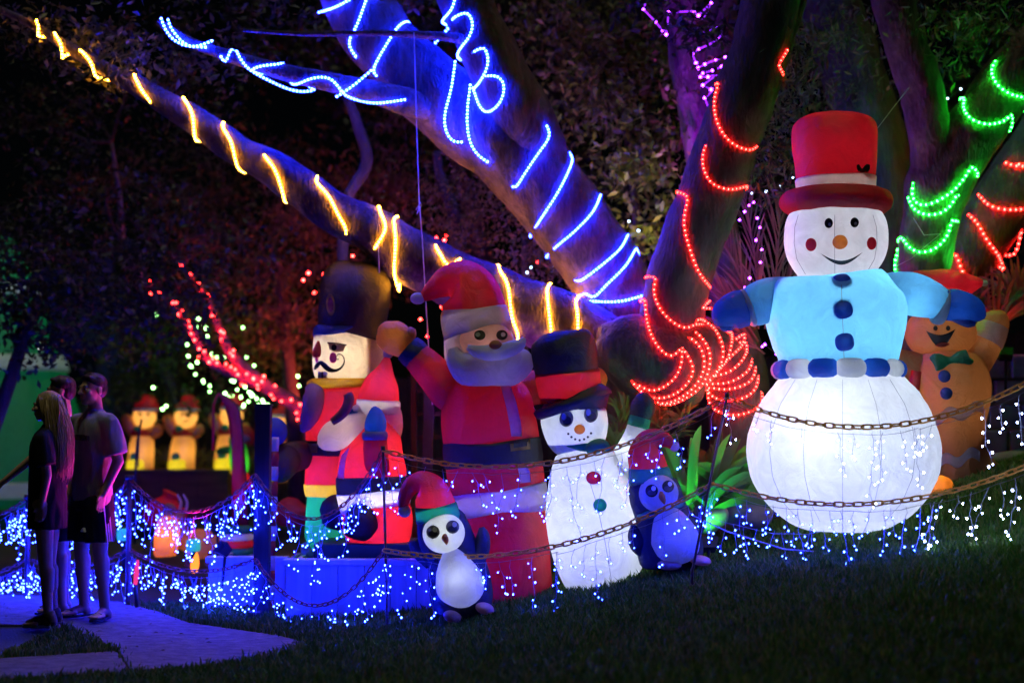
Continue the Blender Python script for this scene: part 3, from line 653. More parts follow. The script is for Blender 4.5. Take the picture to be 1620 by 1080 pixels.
# ------------------------------------------------------------------ tall snowman
def crescent(x0, y0, x1, y1, lo, th):
    T, B = [], []
    for k in range(13):
        t = k / 12; x = x0 + (x1 - x0) * t; y = y0 + (y1 - y0) * t; s = math.sin(math.pi * t)
        T.append((x, y + lo * s - th * s)); B.append((x, y + lo * s))
    return T, B
def knob_light(F, lst, col=(.86, .93, 1)):
    for px, py, w, dy in lst: F.lamp(px, py, w, col, dy)
F = Fig('inflatable_snowman', 1333, 842, 10.15, 'tallest glowing white snowman inflatable in red top hat and sky blue coat', group='snowman inflatables')
body = F.tube('body', [(1333, 588, 84), (1333, 604, 102), (1333, 640, 129), (1333, 680, 145), (1333, 715, 150), (1333, 755, 144), (1333, 795, 122), (1333, 822, 92), (1333, 838, 55), (1333, 842, 6)], WHITE, 72, 4, True, 12, .018)
F.lamp(1322, 690, 26, (.80, .88, 1), .1, .1); F.lamp(1308, 690, 8.0, (.86, .92, 1), -.34, .07); F.lamp(1345, 785, 5, (.50, .55, 1), -.05, .08)
for k, off in enumerate((-.78, -.42, 0, .42, .78)):
    pr_ = [(1333 + off * r, y) for y, r in ((600, 96), (640, 127), (680, 143), (715, 148), (755, 142), (795, 120), (825, 85))]
    F.seam(pr_, [body], .0013, body)
coat = F.tube('coat', [(1325, 578, 92), (1325, 560, 95), (1323, 525, 106), (1321, 485, 112), (1323, 458, 104), (1324, 444, 84), (1323, 437, 56), (1323, 434, 20)], LBLUE, 56, 4, True, 8, .012)
F.lamp(1322, 500, 32, (.92, .97, 1), .05, .09)
F.seam([(1331, 450), (1333, 500), (1335, 560), (1336, 574)], [coat], .002, coat)
for y in (447, 490, 541): F.ball('button', 1331 + (y - 447) * .055, y, 14, 13.5, DBLUE, -.47 if y > 460 else -.40, 12, 8, sup=2.6); F.lamp(1331 + (y - 447) * .055, y, .045, (.9, .95, 1), -.50 if y > 460 else -.43, .015)
# scarf: a ring of puffed blocks
cen = P(1326, 585, 10.15); Rm, rm = 90 * F.m, 15.5 * F.m
for k in range(14):
    a0, a1 = 2 * math.pi * k / 14 - R(104), 2 * math.pi * (k + 1) / 14 - R(104); V, Fc, sg = [], [], 14
    for i in range(9):
        t = i / 8; a = a0 + (a1 - a0) * t; rr = rm * (.86 + .16 * math.sin(math.pi * t) ** .6)
        if i in (0, 8): rr *= .8
        for j in range(sg):
            b = 2 * math.pi * j / sg; q = Rm + rr * math.cos(b); V.append(cen + Vector((q * math.cos(a), q * math.sin(a), rr * math.sin(b))))
    for i in range(8):
        for j in range(sg): Fc.append((i * sg + j, i * sg + (j + 1) % sg, (i + 1) * sg + (j + 1) % sg, (i + 1) * sg + j))
    mkw('scarf_block', V, Fc, DBLUE if k % 2 else WHITE, F.root)
for k in range(6):
    a = R(-165 + k * 30); point('lamp', cen + Vector((Rm * math.cos(a), Rm * math.sin(a), 0)), (.88, .94, 1), .20, .03, F.root)
def mitt_arm(F, sleeve, cuff, mitt, thumb, sm, mm, cm=WHITE):
    a = F.tube('sleeve', sleeve, sm, 28, 5, True, 5, .03); F.tube('cuff', cuff, cm, 28, 3, True); m = F.tube('mitten', mitt, mm, 28, 5, True, 4, .03)
    if thumb: F.tube('thumb', thumb, mm, 16, 4, True, parent=m)
    return a
mitt_arm(F, [(1262, 462, 22), (1240, 466, 30), (1215, 474, 35), (1192, 484, 33), (1182, 488, 29)], [(1187, 486, 30), (1184, 487, 31.5), (1179, 489, 30)], [(1181, 488, 29), (1166, 490, 31), (1150, 497, 27), (1138, 508, 17), (1133, 514, 5)], [(1168, 500, 10), (1150, 514, 11), (1140, 520, 5)], LBLUE, DBLUE)
mitt_arm(F, [(1390, 456, 20), (1412, 458, 29), (1442, 465, 34), (1472, 474, 30), (1490, 482, 25)], [(1486, 483, 28), (1490, 485, 30), (1495, 486, 28)], [(1492, 482, 25), (1512, 483, 26), (1534, 488, 22), (1550, 497, 14), (1558, 501, 4)], [(1510, 500, 9), (1530, 510, 8), (1542, 512, 4)], LBLUE, DBLUE)
F.lamp(1215, 478, 1.5, (.8, .9, 1), 0); F.lamp(1445, 472, 2.0, (.8, .9, 1), 0); F.lamp(1160, 494, .35, (.8, .9, 1)); F.lamp(1512, 488, .6, (.8, .9, 1))
head = F.tube('head', [(1322, 318, 52), (1322, 332, 68), (1322, 352, 78), (1322, 380, 81.5), (1322, 405, 77), (1322, 428, 64), (1322, 442, 50)], WHITE, 56, 4, True, 8, .012)
F.lamp(1322, 385, 10.5, (.86, .92, 1), .06, .08)
for off in (-.82, -.02, .82): F.seam([(1322 + off * r, y) for y, r in ((340, 72), (360, 79), (385, 80), (410, 75), (434, 58))], [head], .0016, head)
for x, y in ((1311, 353), (1352, 352)):
    e = F.ell('eye', x, y, 6.6, 8, INK, [head]); F.ell('highlight', x + 1.5, y + 2, 2.2, 2.6, INKW, [head], off=.010, parent=e)
F.ball('nose', 1329, 383, 11.5, 11, ORANGE, -.365, 11); F.lamp(1329, 383, .05, (1, .9, .8), -.38, .015)
F.ell('cheek', 1283, 387, 8.8, 10.5, RED, [head]); F.ell('cheek', 1379, 385, 7.6, 10.2, RED, [head])
F.decal('mouth', *crescent(1298, 401, 1365, 399, 19, 6.5), INK, [head], 17)
brim = F.tube('hat_brim', [(1322, 340, 60), (1322, 338, 74), (1322, 331, 85), (1322, 319, 89), (1322, 308, 84), (1322, 302, 72), (1322, 301, 60)], RED, 56, 4, True, 10, .02)
band_, crown = F.stack([(1322, 304, 60), (1322, 290, 61), (1321, 260, 64), (1320, 228, 67), (1320, 205, 67), (1320, 192, 60), (1320, 184, 40), (1320, 182, 6)], [('hat_band', WHITE, 285, 1.03), ('hat_crown', RED, 0, 1.0)], 48, 8, 8, .012)
F.lamp(1320, 250, 3.2, (1, .9, .8), 0, .06); F.lamp(1322, 320, 1.1, (1, .9, .8), 0, .08)
LEAFG = pm('print_holly_green', (.012, .07, .02), .6, bump=0)
hol = F.decal('holly', [(1355, 262), (1358, 259), (1361, 263), (1364, 268), (1367, 263), (1371, 259), (1377, 261)], [(1356, 268), (1359, 273), (1362, 275), (1365, 278), (1368, 275), (1372, 272), (1376, 268)], LEAFG, [crown], 13)
F.ell('berry', 1365, 271, 3, 3, pm('print_maroon', (.12, .01, .01), .6, bump=0), [crown], off=.010, parent=hol)
# ------------------------------------------------------------------ gingerbread figure at the right
F = Fig('inflatable_gingerbread_man', 1505, 790, 11.05, 'large dimly lit gingerbread inflatable with green bow tie behind the tallest snowman', group='gingerbread inflatables')
body = F.tube('body', [(1497, 552, 30), (1497, 562, 48), (1500, 585, 60), (1503, 620, 62), (1503, 655, 57), (1506, 690, 50), (1508, 730, 46), (1508, 770, 44), (1508, 784, 30)], BROWN, 40, 4, True, 6, .015)
lg1 = F.tube('leg', [(1520, 690, 34), (1530, 730, 34), (1545, 752, 36), (1568, 768, 34), (1588, 776, 22), (1597, 780, 6)], BROWN, 28, 4, True, 5, .02)
lg2 = F.tube('leg', [(1490, 690, 34), (1482, 735, 36), (1470, 760, 36), (1450, 775, 28), (1440, 780, 8)], BROWN, 28, 4, True, 5, .02)
head = F.ball('head', 1488, 527, 56, 44, BROWN, -.02, 44)
ra = F.tube('arm', [(1530, 590, 26), (1550, 560, 27), (1566, 530, 25), (1576, 508, 22), (1582, 496, 14), (1584, 491, 4)], BROWN, 28, 4, True, 5, .02)
F.tube('icing_band', [(1560, 541, 27), (1563, 535, 27.2), (1568, 524, 26), (1572, 514, 24.4)], WHITE, 28, 3, False, parent=ra)
F.tube('arm', [(1455, 582, 26), (1432, 576, 22), (1408, 572, 20), (1390, 570, 8)], BROWN, 24, 4, True)
F.lamp(1502, 630, 4.0, (1, .85, .7), 0, .12); F.lamp(1506, 720, 2.4, (1, .8, .7), 0, .1); F.lamp(1488, 527, 2.2, (1, .85, .7), 0, .08); F.lamp(1562, 540, .7, (1, .85, .7), 0, .05); F.lamp(1560, 762, .4, (1, .8, .7), 0, .06)  # weak warm lamps added inside to brighten the figure
for x in (1480, 1500): F.ell('eye', x, 519, 3.6, 4, INK, [head])
T, B = crescent(1465, 523, 1512, 520, 28, 20); mo = F.decal('mouth', T, B, INK, [head], 15); F.decal('tongue', *crescent(1479, 546, 1503, 544, 4.5, 8), fabric('nylon_maroon', (.3, .02, .02)), [head], 11, off=.011, parent=mo)
F.tube('bow_tie', [(1461, 576, 8, .5), (1463, 575, 13, .5), (1473, 574, 12, .5), (1487, 572, 6, .6), (1500, 570, 12, .5), (1514, 568, 13, .5), (1516, 567, 7, .5)], GREEN, 18, 4, True).location.y -= .26
for x, y in ((1494, 595), (1497, 622)): F.ball('button', x, y, 9.5, 9.5, DBLUE, -.285, 7)
def zig(x0, x1, y, amp, per, th):
    xs_ = np.linspace(x0, x1, 25); yy = [y + amp * math.sin((x - x0) / per * 2 * math.pi) - (x - x0) * .22 for x in xs_]
    return [(x, a) for x, a in zip(xs_, yy)], [(x, a + th) for x, a in zip(xs_, yy)]
F.decal('icing_band', *zig(1470, 1556, 655, 5, 42, 17), WHITE, [body, lg1, lg2], 31); F.decal('icing_band', *zig(1466, 1550, 728, 6, 40, 17), WHITE, [body, lg1, lg2], 31)
hb = F.tube('hat', [(1438, 440, 6), (1450, 441, 14), (1475, 449, 23), (1500, 450, 24), (1525, 450, 19), (1545, 447, 10), (1554, 445, 5)], RED, 28, 4, True, 4, .03); F.lamp(1495, 449, .6, (1, .9, .8), 0, .05); F.lamp(1530, 449, .25, (1, .9, .8), 0, .04); F.ball('pom_pom', 1557, 448, 6, 5, WHITE)
cc = F.tube('candy_cane', [(1432, 640, 9), (1440, 612, 10), (1445, 588, 10)], RED, 14, 3, True); cc.location.y -= .1
# glowing orange ball beside its foot
F = Fig('orange_globe_lamp', 1487, 800, 10.65, 'small glowing orange globe lamp on the grass by the gingerbread foot', cat='lamp')
F.ball('globe', 1488, 776, 23, 24, ORANGE, 0, 23); F.lamp(1488, 776, 6, (1, .62, .2), 0, .04); F.tube('base', [(1488, 812, 14), (1488, 798, 14), (1488, 794, 10)], INKG, 20, 2, True)
# ------------------------------------------------------------------ black hat snowman
F = Fig('inflatable_snowman', 950, 926, 10.25, 'glowing snowman inflatable with black top hat, red hatband and green scarf', group='snowman inflatables')
body = F.tube('body', [(962, 928, 20), (961, 925, 46), (958, 916, 60), (951, 893, 68), (942, 855, 73), (936, 815, 73), (932, 778, 67), (927, 742, 57), (921, 716, 45), (918, 704, 30)], WHITE, 48, 4, True, 8, .012)
F.lamp(942, 835, 12.0, (.74, .80, 1), .03, .08); F.lamp(930, 760, 3.2, (.88, .92, 1), 0, .06)
F.seam([(928, 745), (945, 800), (958, 860), (968, 922)], [body], .0018, body)
ar = F.tube('arm', [(965, 760, 24), (985, 728, 21), (1000, 698, 18), (1010, 672, 17), (1013, 662, 15)], WHITE, 24, 4, True, 4, .02); F.lamp(992, 712, 1.3, (.85, .9, 1))
F.tube('cuff', [(1009, 676, 17.6), (1011, 668, 18.2), (1013, 660, 17.6)], GREEN, 24, 3, False); F.tube('glove', [(1012, 664, 16), (1015, 652, 19), (1019, 638, 19), (1022, 626, 13), (1024, 621, 4)], BLACK, 24, 4, True)
head = F.tube('head', [(902, 630, 40), (904, 642, 50), (908, 662, 53), (912, 684, 51), (917, 705, 42), (920, 718, 28)], WHITE, 44, 4, True, 8, .01)
F.lamp(909, 672, 4.2, (.9, .95, 1), .02, .06)
for x, y in ((896, 662), (935, 655)):
    e = F.ell('eye', x, y, 11, 13, fabric('print_grey', (.16, .16, .17), .3), [head], 8); F.ell('highlight', x - 4, y - 3, 4, 5.5, INKW, [head], off=.010, parent=e); F.ell('pupil', x + 1, y + 3, 7, 7, INKG, [head], off=.008, parent=e)
F.ball('nose', 917, 679, 8.5, 7.5, ORANGE, -.235, 8, 6); F.lamp(917, 679, .03, (1, .9, .8), -.25, .012)
for x, y in ((899, 686), (904, 691), (910, 694.5), (917, 696), (924, 694.5), (930, 691), (935, 685)): F.ell('mouth_dot', x, y, 1.9, 1.9, INKG, [head])
F.tube('scarf', [(916, 714, 30), (917, 711, 44), (918, 705, 46), (918, 700, 43)], GREEN, 40, 3, True)
F.tube('scarf_knot', [(925, 712, 5), (936, 706, 11), (950, 703, 10), (962, 712, 4)], GREEN, 18, 4, True).location.y -= .2
F.ball('button', 939, 756, 11.5, 10.5, RED, -.272, 6); F.ball('button', 949, 799, 10.5, 10.5, GREEN, -.31, 6); F.lamp(939, 756, .03, (1, .9, .9), -.28, .012); F.lamp(949, 799, .03, (.9, 1, .95), -.32, .012)
F.tube('hat_brim', [(909, 650, 40), (909, 647, 54), (907, 641, 63), (905, 634, 64), (903, 628, 56), (902, 626, 44)], NAVY, 44, 4, True, 8, .02)
F.stack([(905, 629, 49), (901, 610, 49.5), (896, 580, 50.5), (892, 555, 52), (889, 537, 48), (887, 527, 34), (886.5, 523, 6)], [('hat_band', RED, 592, 1.03), ('hat_crown', BLACK, 0, 1.0)], 40)
F.lamp(900, 610, 2.0, (1, .9, .85), -.05, .05)
# ------------------------------------------------------------------ waving bearded figure in red
F = Fig('inflatable_waving_figure', 800, 955, 10.45, 'tall dimly lit red-suited white-bearded inflatable waving an orange mitten', group='red-suited bearded inflatables')
suit_ = F.stack([(824, 964, 10), (823, 962, 40), (821, 952, 52), (815, 905, 58), (804, 850, 65), (793, 795, 73), (783, 745, 77), (777, 700, 77), (772, 655, 75), (769, 622, 68), (768, 602, 54), (769, 592, 34)],
    [('trousers', RED, 806, 1.0), ('hem_trim', WHITE, 776, 1.03), ('jacket', RED, 734, 1.0), ('belt', BLACK, 702, 1.02), ('jacket', RED, -99, 1.0)], 52, 10, 8, .012); bl = suit_[3]; body = suit_[4]
def band(F, name, pts, mat, k=1.02, seg=52, **kw): return F.tube(name, [(pts[0][0], pts[0][1], pts[0][2] * .98)] + [(x, y, r * k) for x, y, r in pts] + [(pts[-1][0], pts[-1][1], pts[-1][2] * .98)], mat, seg, 3, False, **kw)
F.decal('placket', [(790, 604), (800, 640), (806, 670), (809, 690)], [(806, 604), (818, 640), (824, 670), (826, 690)], WHITE, [body], 14, 4, .008)
F.decal('placket', [(818, 738), (821, 748), (823, 764)], [(834, 737), (838, 746), (840, 762)], WHITE, [suit_[2]], 10, 4, .008)
GOLDN = fabric('nylon_gold', (.5, .30, .04), .2); bk = F.decal('buckle', [(806, 690), (818, 688), (838, 687)], [(808, 714), (820, 712), (840, 710)], GOLDN, [bl], 10, 5, .012); F.decal('buckle_centre', [(812, 695), (824, 694), (833, 693)], [(813, 708), (824, 707), (834, 705)], BLACK, [bl], 8, 4, .018, parent=bk)
head = F.tube('head', [(770, 606, 44, .8), (766, 585, 56, .8), (760, 555, 58, .78), (754, 527, 53, .78), (750, 506, 46, .8), (748, 496, 30, .8)], WHITE, 44, 4, True)
face = F.ball('face', 769, 539, 42, 33, SKINN, -.14, 33); F.lamp(769, 545, .16, (1, .72, .8), -.225, .04)
F.tube('beard', [(718, 552, 8), (726, 572, 20), (748, 586, 30), (785, 584, 34), (818, 576, 28), (836, 570, 16), (842, 568, 4)], WHITE, 30, 5, True, 5, .015).location.y -= .19
mu = F.tube('moustache', [(742, 552, 4), (758, 560, 10), (780, 561, 12), (805, 556, 12), (822, 548, 9), (829, 538, 3)], WHITE, 20, 5, True); mu.location.y -= .33
F.ball('nose', 784, 546, 10, 8, ORANGE, -.36, 9)
for x in (759, 794):
    e = F.ell('eye', x, 530, 9, 8, fabric('print_umber', (.03, .012, .012), .1), [face], off=.008); F.ell('highlight', x - 3 if x < 780 else x + 2, 529, 3.6, 3.6, INKW, [face], off=.013, parent=e)
F.stack([(757, 524, 54), (752, 506, 53), (748, 484, 51), (741, 462, 47), (728, 448, 38), (708, 446, 27), (690, 455, 18), (676, 466, 11), (668, 472, 6)], [('hat_trim', WHITE, 494, 1.05), ('hat', RED, -99, 1.0)], 40, 8, 6, .02); F.ball('pom_pom', 661, 472, 12, 9.5, WHITE)
F.lamp(778, 670, 3.0, (1, .72, .85), 0, .15); F.lamp(792, 785, 1.2, (.9, .72, 1), 0, .15); F.lamp(808, 870, 1.7, (1, .65, .9), 0, .15); F.lamp(760, 555, 2.8, (1, .8, .85), -.05, .1); F.lamp(735, 462, .8, (1, .8, .75), 0, .06); F.lamp(752, 505, .5, (1, .8, .95), 0, .06); F.lamp(685, 590, .5, (1, .8, .75), 0, .06); F.lamp(625, 535, .22, (1, .8, .6), 0, .03); F.lamp(785, 584, .22, (.85, .7, 1), -.19, .05); F.lamp(785, 558, .03, (.9, .75, 1), -.33, .03)  # weak inner lamps give the figure its dim glow
F.tube('sleeve', [(735, 640, 26), (712, 618, 33), (690, 595, 30), (668, 572, 26), (652, 556, 22)], RED, 30, 5, True, 5, .02)
F.tube('cuff', [(662, 566, 23), (655, 559, 25), (645, 550, 23)], NAVY, 26, 3, True)
mt = F.tube('mitten', [(648, 553, 17, .7), (640, 546, 22, .7), (627, 536, 27, .65), (613, 527, 25, .65), (604, 520, 16, .65), (599, 517, 5, .65)], ORANGE, 26, 4, True); F.tube('thumb', [(638, 541, 11), (648, 527, 11), (653, 518, 5)], ORANGE, 16, 4, True, parent=mt)
F.tube('sleeve', [(800, 625, 26, 1, .1), (830, 615, 28, 1, .2), (880, 610, 25, 1, .28), (925, 606, 22, 1, .3)], RED, 26, 5, True)
F.tube('mitten', [(922, 606, 18, 1, .3), (938, 602, 22, 1, .3), (953, 598, 17, 1, .3), (960, 597, 5, 1, .3)], ORANGE, 22, 4, True)
# ------------------------------------------------------------------ seated bearded figure, profile to the left
F = Fig('inflatable_seated_figure', 590, 858, 11.0, 'glowing red-suited white-bearded inflatable seated in profile with blue mitten', group='red-suited bearded inflatables')
_, _, _, coat = F.stack([(594, 860, 20), (594, 857, 46), (596, 845, 54), (598, 825, 55), (595, 803, 53), (590, 780, 55), (588, 750, 55), (589, 720, 50), (595, 690, 41), (602, 668, 32), (606, 655, 20)],
    [('trousers', RED, 801, 1.0), ('hem_trim', WHITE, 779, 1.04), ('belt', BLACK, 757, 1.02), ('coat', RED, 0, 1.0)], 44, 8, 6, .015)
F.lamp(600, 830, 7, (1, .92, .82), -.02, .06); F.lamp(594, 785, 1.5, (1, .92, .82), -.02, .06); F.lamp(596, 735, 7, (1, .92, .82), -.02, .06)
F.tube('boot', [(585, 838, 20, 1, -.2), (572, 828, 27, 1, -.24), (562, 820, 28, 1, -.25), (552, 814, 20, 1, -.25), (547, 812, 6, 1, -.25)], BLACK, 26, 4, True); F.tube('boot', [(556, 826, 18, 1, .05), (535, 812, 27, 1, .05), (520, 804, 24, 1, .05), (508, 800, 8, 1, .05)], BLACK, 26, 4, True)
F.decal('placket', [(540, 720), (536, 740), (533, 756)], [(552, 708), (546, 730), (544, 757)], WHITE, [coat], 10, 4, .008)
head = F.tube('head', [(608, 692, 24), (610, 676, 27), (609, 655, 27), (608, 640, 22)], WHITE, 32, 4, True)
F.ball('face', 574, 658, 26, 20, CREAM, -.05, 18); F.lamp(606, 672, 2.2, (1, .95, .85), .0, .04); F.lamp(572, 658, .6, (1, .95, .85), -.05, .03); F.lamp(545, 684, .75, (1, .9, .85), -.08, .04)
F.tube('beard', [(592, 662, 12), (575, 668, 20), (552, 679, 25), (528, 691, 24), (512, 700, 14), (506, 703, 4)], CREAM, 28, 5, True, 4, .03).location.y -= .08
F.ball('nose', 545, 664, 7, 9, SKINN, -.05, 7)
# star shaped glasses
st = []
gc = P(556, 655, 10.86)
for k in range(10):
    a = math.pi / 2 + k * math.pi / 5; r_ = (11 if k % 2 == 0 else 5.5) * F.m; st.append(gc + Vector((r_ * math.cos(a), 0, r_ * math.sin(a))))
V = st + [p + Vector((0, .02, 0)) for p in st]; mkw('star_glasses', V, [tuple(range(10))[::-1], tuple(range(10, 20))] + [(k, (k + 1) % 10, 10 + (k + 1) % 10, 10 + k) for k in range(10)], DBLUE, F.root, False)
F.ell('eye', 566, 656, 1.6, 3, INK, [o for o in F.root.children if o.name.startswith('face')])
F.stack([(600, 657, 33), (599, 645, 34), (600, 630, 33), (604, 605, 26), (609, 585, 14), (612, 570, 7), (613, 562, 3)], [('hat_trim', WHITE, 636, 1.05), ('hat', RED, 0, 1.0)], 32, 8, 5, .02); F.lamp(602, 622, 2.0, (1, .92, .82), 0, .04); F.ball('pom_pom', 614, 560, 8, 7, GREY)
F.tube('sleeve', [(605, 742, 12, 1, -.2), (597, 735, 19, 1, -.3), (594, 710, 19, 1, -.32), (593, 692, 17, 1, -.32)], RED, 24, 4, True); F.lamp(595, 715, .2, (1, .9, .8), -.31, .03); F.lamp(593, 670, .16, (1, 1, 1), -.32, .02)
F.tube('cuff', [(593, 696, 18, 1, -.32), (593, 691, 20, 1, -.32), (593, 684, 19, 1, -.32), (593, 682, 15, 1, -.32)], GREY, 24, 3, True); F.tube('mitten', [(593, 686, 15, 1, -.32), (594, 672, 17, 1, -.32), (594, 658, 14, 1, -.32), (593, 646, 7, 1, -.32), (593, 642, 2, 1, -.32)], DBLUE, 24, 4, True)
F.tube('candy_cane', [(525, 667, 6, 1, -.3), (535, 660, 7, 1, -.3), (546, 648, 8, 1, -.3), (552, 632, 8, 1, -.3), (549, 622, 7, 1, -.3)], fabric('nylon_dusty_red', (.35, .08, .09), .3), 16, 4, True)
# ------------------------------------------------------------------ nutcracker
F = Fig('inflatable_nutcracker', 540, 862, 11.6, 'glowing nutcracker inflatable in tall black hat with curled moustache')
hat = F.tube('hat', [(553, 528, 50), (556, 515, 53), (559, 490, 55), (563, 458, 56), (566, 437, 52), (568, 423, 40), (569, 417, 22), (569, 415, 4)], BLACK, 40, 4, True, sup=2.4)
F.tube('hat_brim', [(551, 529, 44), (550, 525, 53), (549, 520, 54), (549, 516, 48)], DBLUE, 40, 3, True)
me_ = F.ell('medallion', 523, 482, 7, 17, GOLDN, [hat], -4, .012); F.ell('jewel', 523, 482, 4.5, 12, fabric('nylon_garnet', (.3, .03, .02), .2), [hat], -4, .018, parent=me_)
head = F.tube('head', [(545, 522, 40), (545, 532, 47), (544, 560, 49), (543, 585, 47), (543, 600, 42)], CREAM, 40, 4, True, sup=2.6)
F.lamp(545, 565, 7.5, (1, .88, .7), -.02, .05)
F.tube('hair', [(583, 528, 12), (585, 540, 24), (584, 565, 27), (582, 590, 20), (580, 598, 6)], fabric('nylon_pearl', (.6, .57, .62), .4), 24, 4, True)
br = F.decal('brow', [(518, 541), (533, 542), (548, 545)], [(518, 543), (533, 544), (548, 547)], INK, [head], 8, 3)
ep = F.decal('eye_patch', [(519, 543), (533, 544), (547, 546)], [(521, 552), (530, 557), (543, 555)], fabric('nylon_tan', (.5, .34, .22), .4), [head], 10, 4); F.ell('pupil', 528.5, 549.5, 4.2, 5, INK, [head], off=.010, parent=ep)
F.tube('nose', [(509, 542, 1.5), (508, 551, 5), (506, 562, 7), (506, 567, 5)], RED, 16, 3, True).location.y -= .22
F.ell('cheek', 527, 566, 6, 8.5, PINK, [head]); F.ell('cheek', 501, 568, 2.5, 6, PINK, [head])
def stroke(F, name, pts, w, mat, on, parent=None):
    A = crom(pts, 6); T, B = [], []
    for i in range(len(A)):
        d = A[min(i + 1, len(A) - 1), :2] - A[max(i - 1, 0), :2]; d = d / (np.linalg.norm(d) + 1e-9); nrm = np.array([-d[1], d[0]]); h = A[i, 2] / 2
        T.append(A[i, :2] + nrm * h); B.append(A[i, :2] - nrm * h)
    return F.decal(name, T, B, mat, on, len(T), 3, .007, parent)
stroke(F, 'moustache', [(497.5, 585, 2), (501, 579, 7), (507, 573, 5), (512, 577, 8), (520, 584, 8), (530, 586, 5), (539, 582, 3.5), (544.5, 573, 2), (543, 564, 1.5), (537, 560, 1.4), (532.5, 563, 1.2), (533, 568, 1.2), (536, 568, 1)], 4, INK, [head])
tt = F.decal('teeth', [(503, 588), (510, 588), (518, 588)], [(503, 601), (510, 602), (517, 601)], INKW, [head], 7, 3, .007); F.decal('tooth_gap', [(508.5, 588), (511, 588)], [(508.5, 602), (511, 602)], INK, [head], 3, 3, .011, parent=tt)
F.tube('collar', [(541, 617, 44), (541, 613, 53), (541, 604, 54), (541, 599, 46)], YELLOW, 40, 3, True, sup=2.6); F.lamp(535, 608, 1.5, (1, .92, .75), -.12, .03)
tr, hem_, coat = F.stack([(540, 868, 50), (541, 850, 57), (543, 815, 58), (545, 790, 58), (545, 765, 61), (545, 720, 60), (545, 670, 60), (544, 635, 58), (542, 618, 54), (541, 610, 40)], [('trousers', GREEN, 786, 1.0), ('hem_trim', YELLOW, 768, 1.03), ('coat', RED, 0, 1.0)], 44, 8, 6, .012, 2.5)
F.lamp(540, 670, 9, (1, .9, .75), -.02, .06); F.lamp(525, 750, 6, (1, .9, .75), -.05, .06)
band(F, 'belt', [(545, 718, 60), (545, 698, 60)], BLACK, 1.02, 40, sup=2.5); F.decal('buckle', [(485, 701), (493, 701), (502, 701)], [(485, 716), (493, 716), (502, 716)], GOLDN, [coat], 8, 4, .03)
F.lamp(520, 815, 6, (1, .92, .75), -.02, .06)
for x in (491, 560): F.ball('boot', x, 868, 15, 14, CREAM, -.08, 20)
F.tube('sleeve', [(490, 612, 8, 1, -.2), (497, 625, 17, 1, -.24), (493, 650, 16, 1, -.26), (484, 672, 10, 1, -.26), (477, 683, 3, 1, -.26)], fabric('nylon_mauve', (.36, .22, .36), .3), 24, 4, True)
SLV = fabric('nylon_umber', (.04, .028, .022), .2)
F.tube('sleeve', [(500, 716, 14, 1, -.1), (485, 719, 21, 1, -.15), (465, 722, 24, 1, -.2), (452, 726, 25, 1, -.25)], SLV, 24, 4, True); F.tube('cuff', [(462, 724, 18, 1, -.25), (452, 728, 27, 1, -.3), (438, 733, 30, 1, -.32), (426, 735, 22, 1, -.32), (421, 736, 6, 1, -.32)], BLACK, 26, 4, True)
F.ball('mitten', 434, 683, 20, 22, DBLUE, -.38, 20)
# striped staff
F = Fig('striped_staff', 428, 965, 10.95, 'red and white striped pole in the nutcracker hand', cat='pole')
y = 690; k = 0
while y < 975:
    x = 433 - (y - 690) * .035; F.tube('stripe', [(x, y + 1, 9), (x, y + 12, 9.3), (x - .8, y + 23, 9)], WHITE if k % 2 == 0 else RED, 16, 2, True); y += 23.5; k += 1
# dark green plinth
F = Fig('green_plinth', 590, 885, 10.95, 'dark green box plinth under the seated bearded inflatable', cat='plinth')
a, b = P(496, 860, 10.72), P(692, 900, 10.72); o = MB().box((a.x, 10.72, b.z), (b.x, 11.3, a.z)).build('box', pm('green_paint', (.012, .05, .03), .6), F.root); bevel(o, .01)
# ------------------------------------------------------------------ penguins
def penguin(label, Y, base, body, face, belly, hatbrim, hat, pom, wings, feet, eyes, beak, lit, scarf=None, trimcol=GREEN):
    F = Fig('inflatable_penguin', base[0], base[1], Y, label, group='penguin inflatables')
    b = F.tube('body', [(x, y, r, .55, .02) for x, y, r in body], NAVY, 36, 4, True, 6, .015)
    fo = F.ball('face', *face[:4], WHITE, face[4], face[5], face[6]); bo = F.tube('belly', belly, WHITE, 32, 4, True, 4, .01)
    F.stack([hatbrim[1]] + hat[1:], [('hat_trim', trimcol, hatbrim[2][1] - 2, 1.04), ('hat', RED, -999, 1.0)], 34, 8, 5, .02); F.ball('pom_pom', *pom, WHITE)
    for w in wings: F.tube('wing', w, NAVY, 22, 4, True)
    for x, y, rx, ry, dy, an in feet: F.ball('foot', x, y, rx, ry, SKINN, dy, rx * 1.1, an)
    for x, y, rx, ry in eyes:
        e = F.ell('eye', x, y, rx, ry, fabric('print_grey', (.16, .16, .17), .3) if lit else INK, [fo], 0, .008); F.ell('highlight', x + 3, y - 4, rx * .36, ry * .4, INKW, [fo], off=.013, parent=e); F.ell('pupil', x, y + 3, rx * .7, ry * .45, pm('print_slate', (.07, .07, .08), .5, bump=0), [fo], off=.011, parent=e)
    F.tube('beak', beak, ORANGE, 16, 3, True)
    if scarf: F.tube('scarf', scarf, fabric('nylon_teal', (.01, .22, .22), .4), 30, 3, True)
    return F
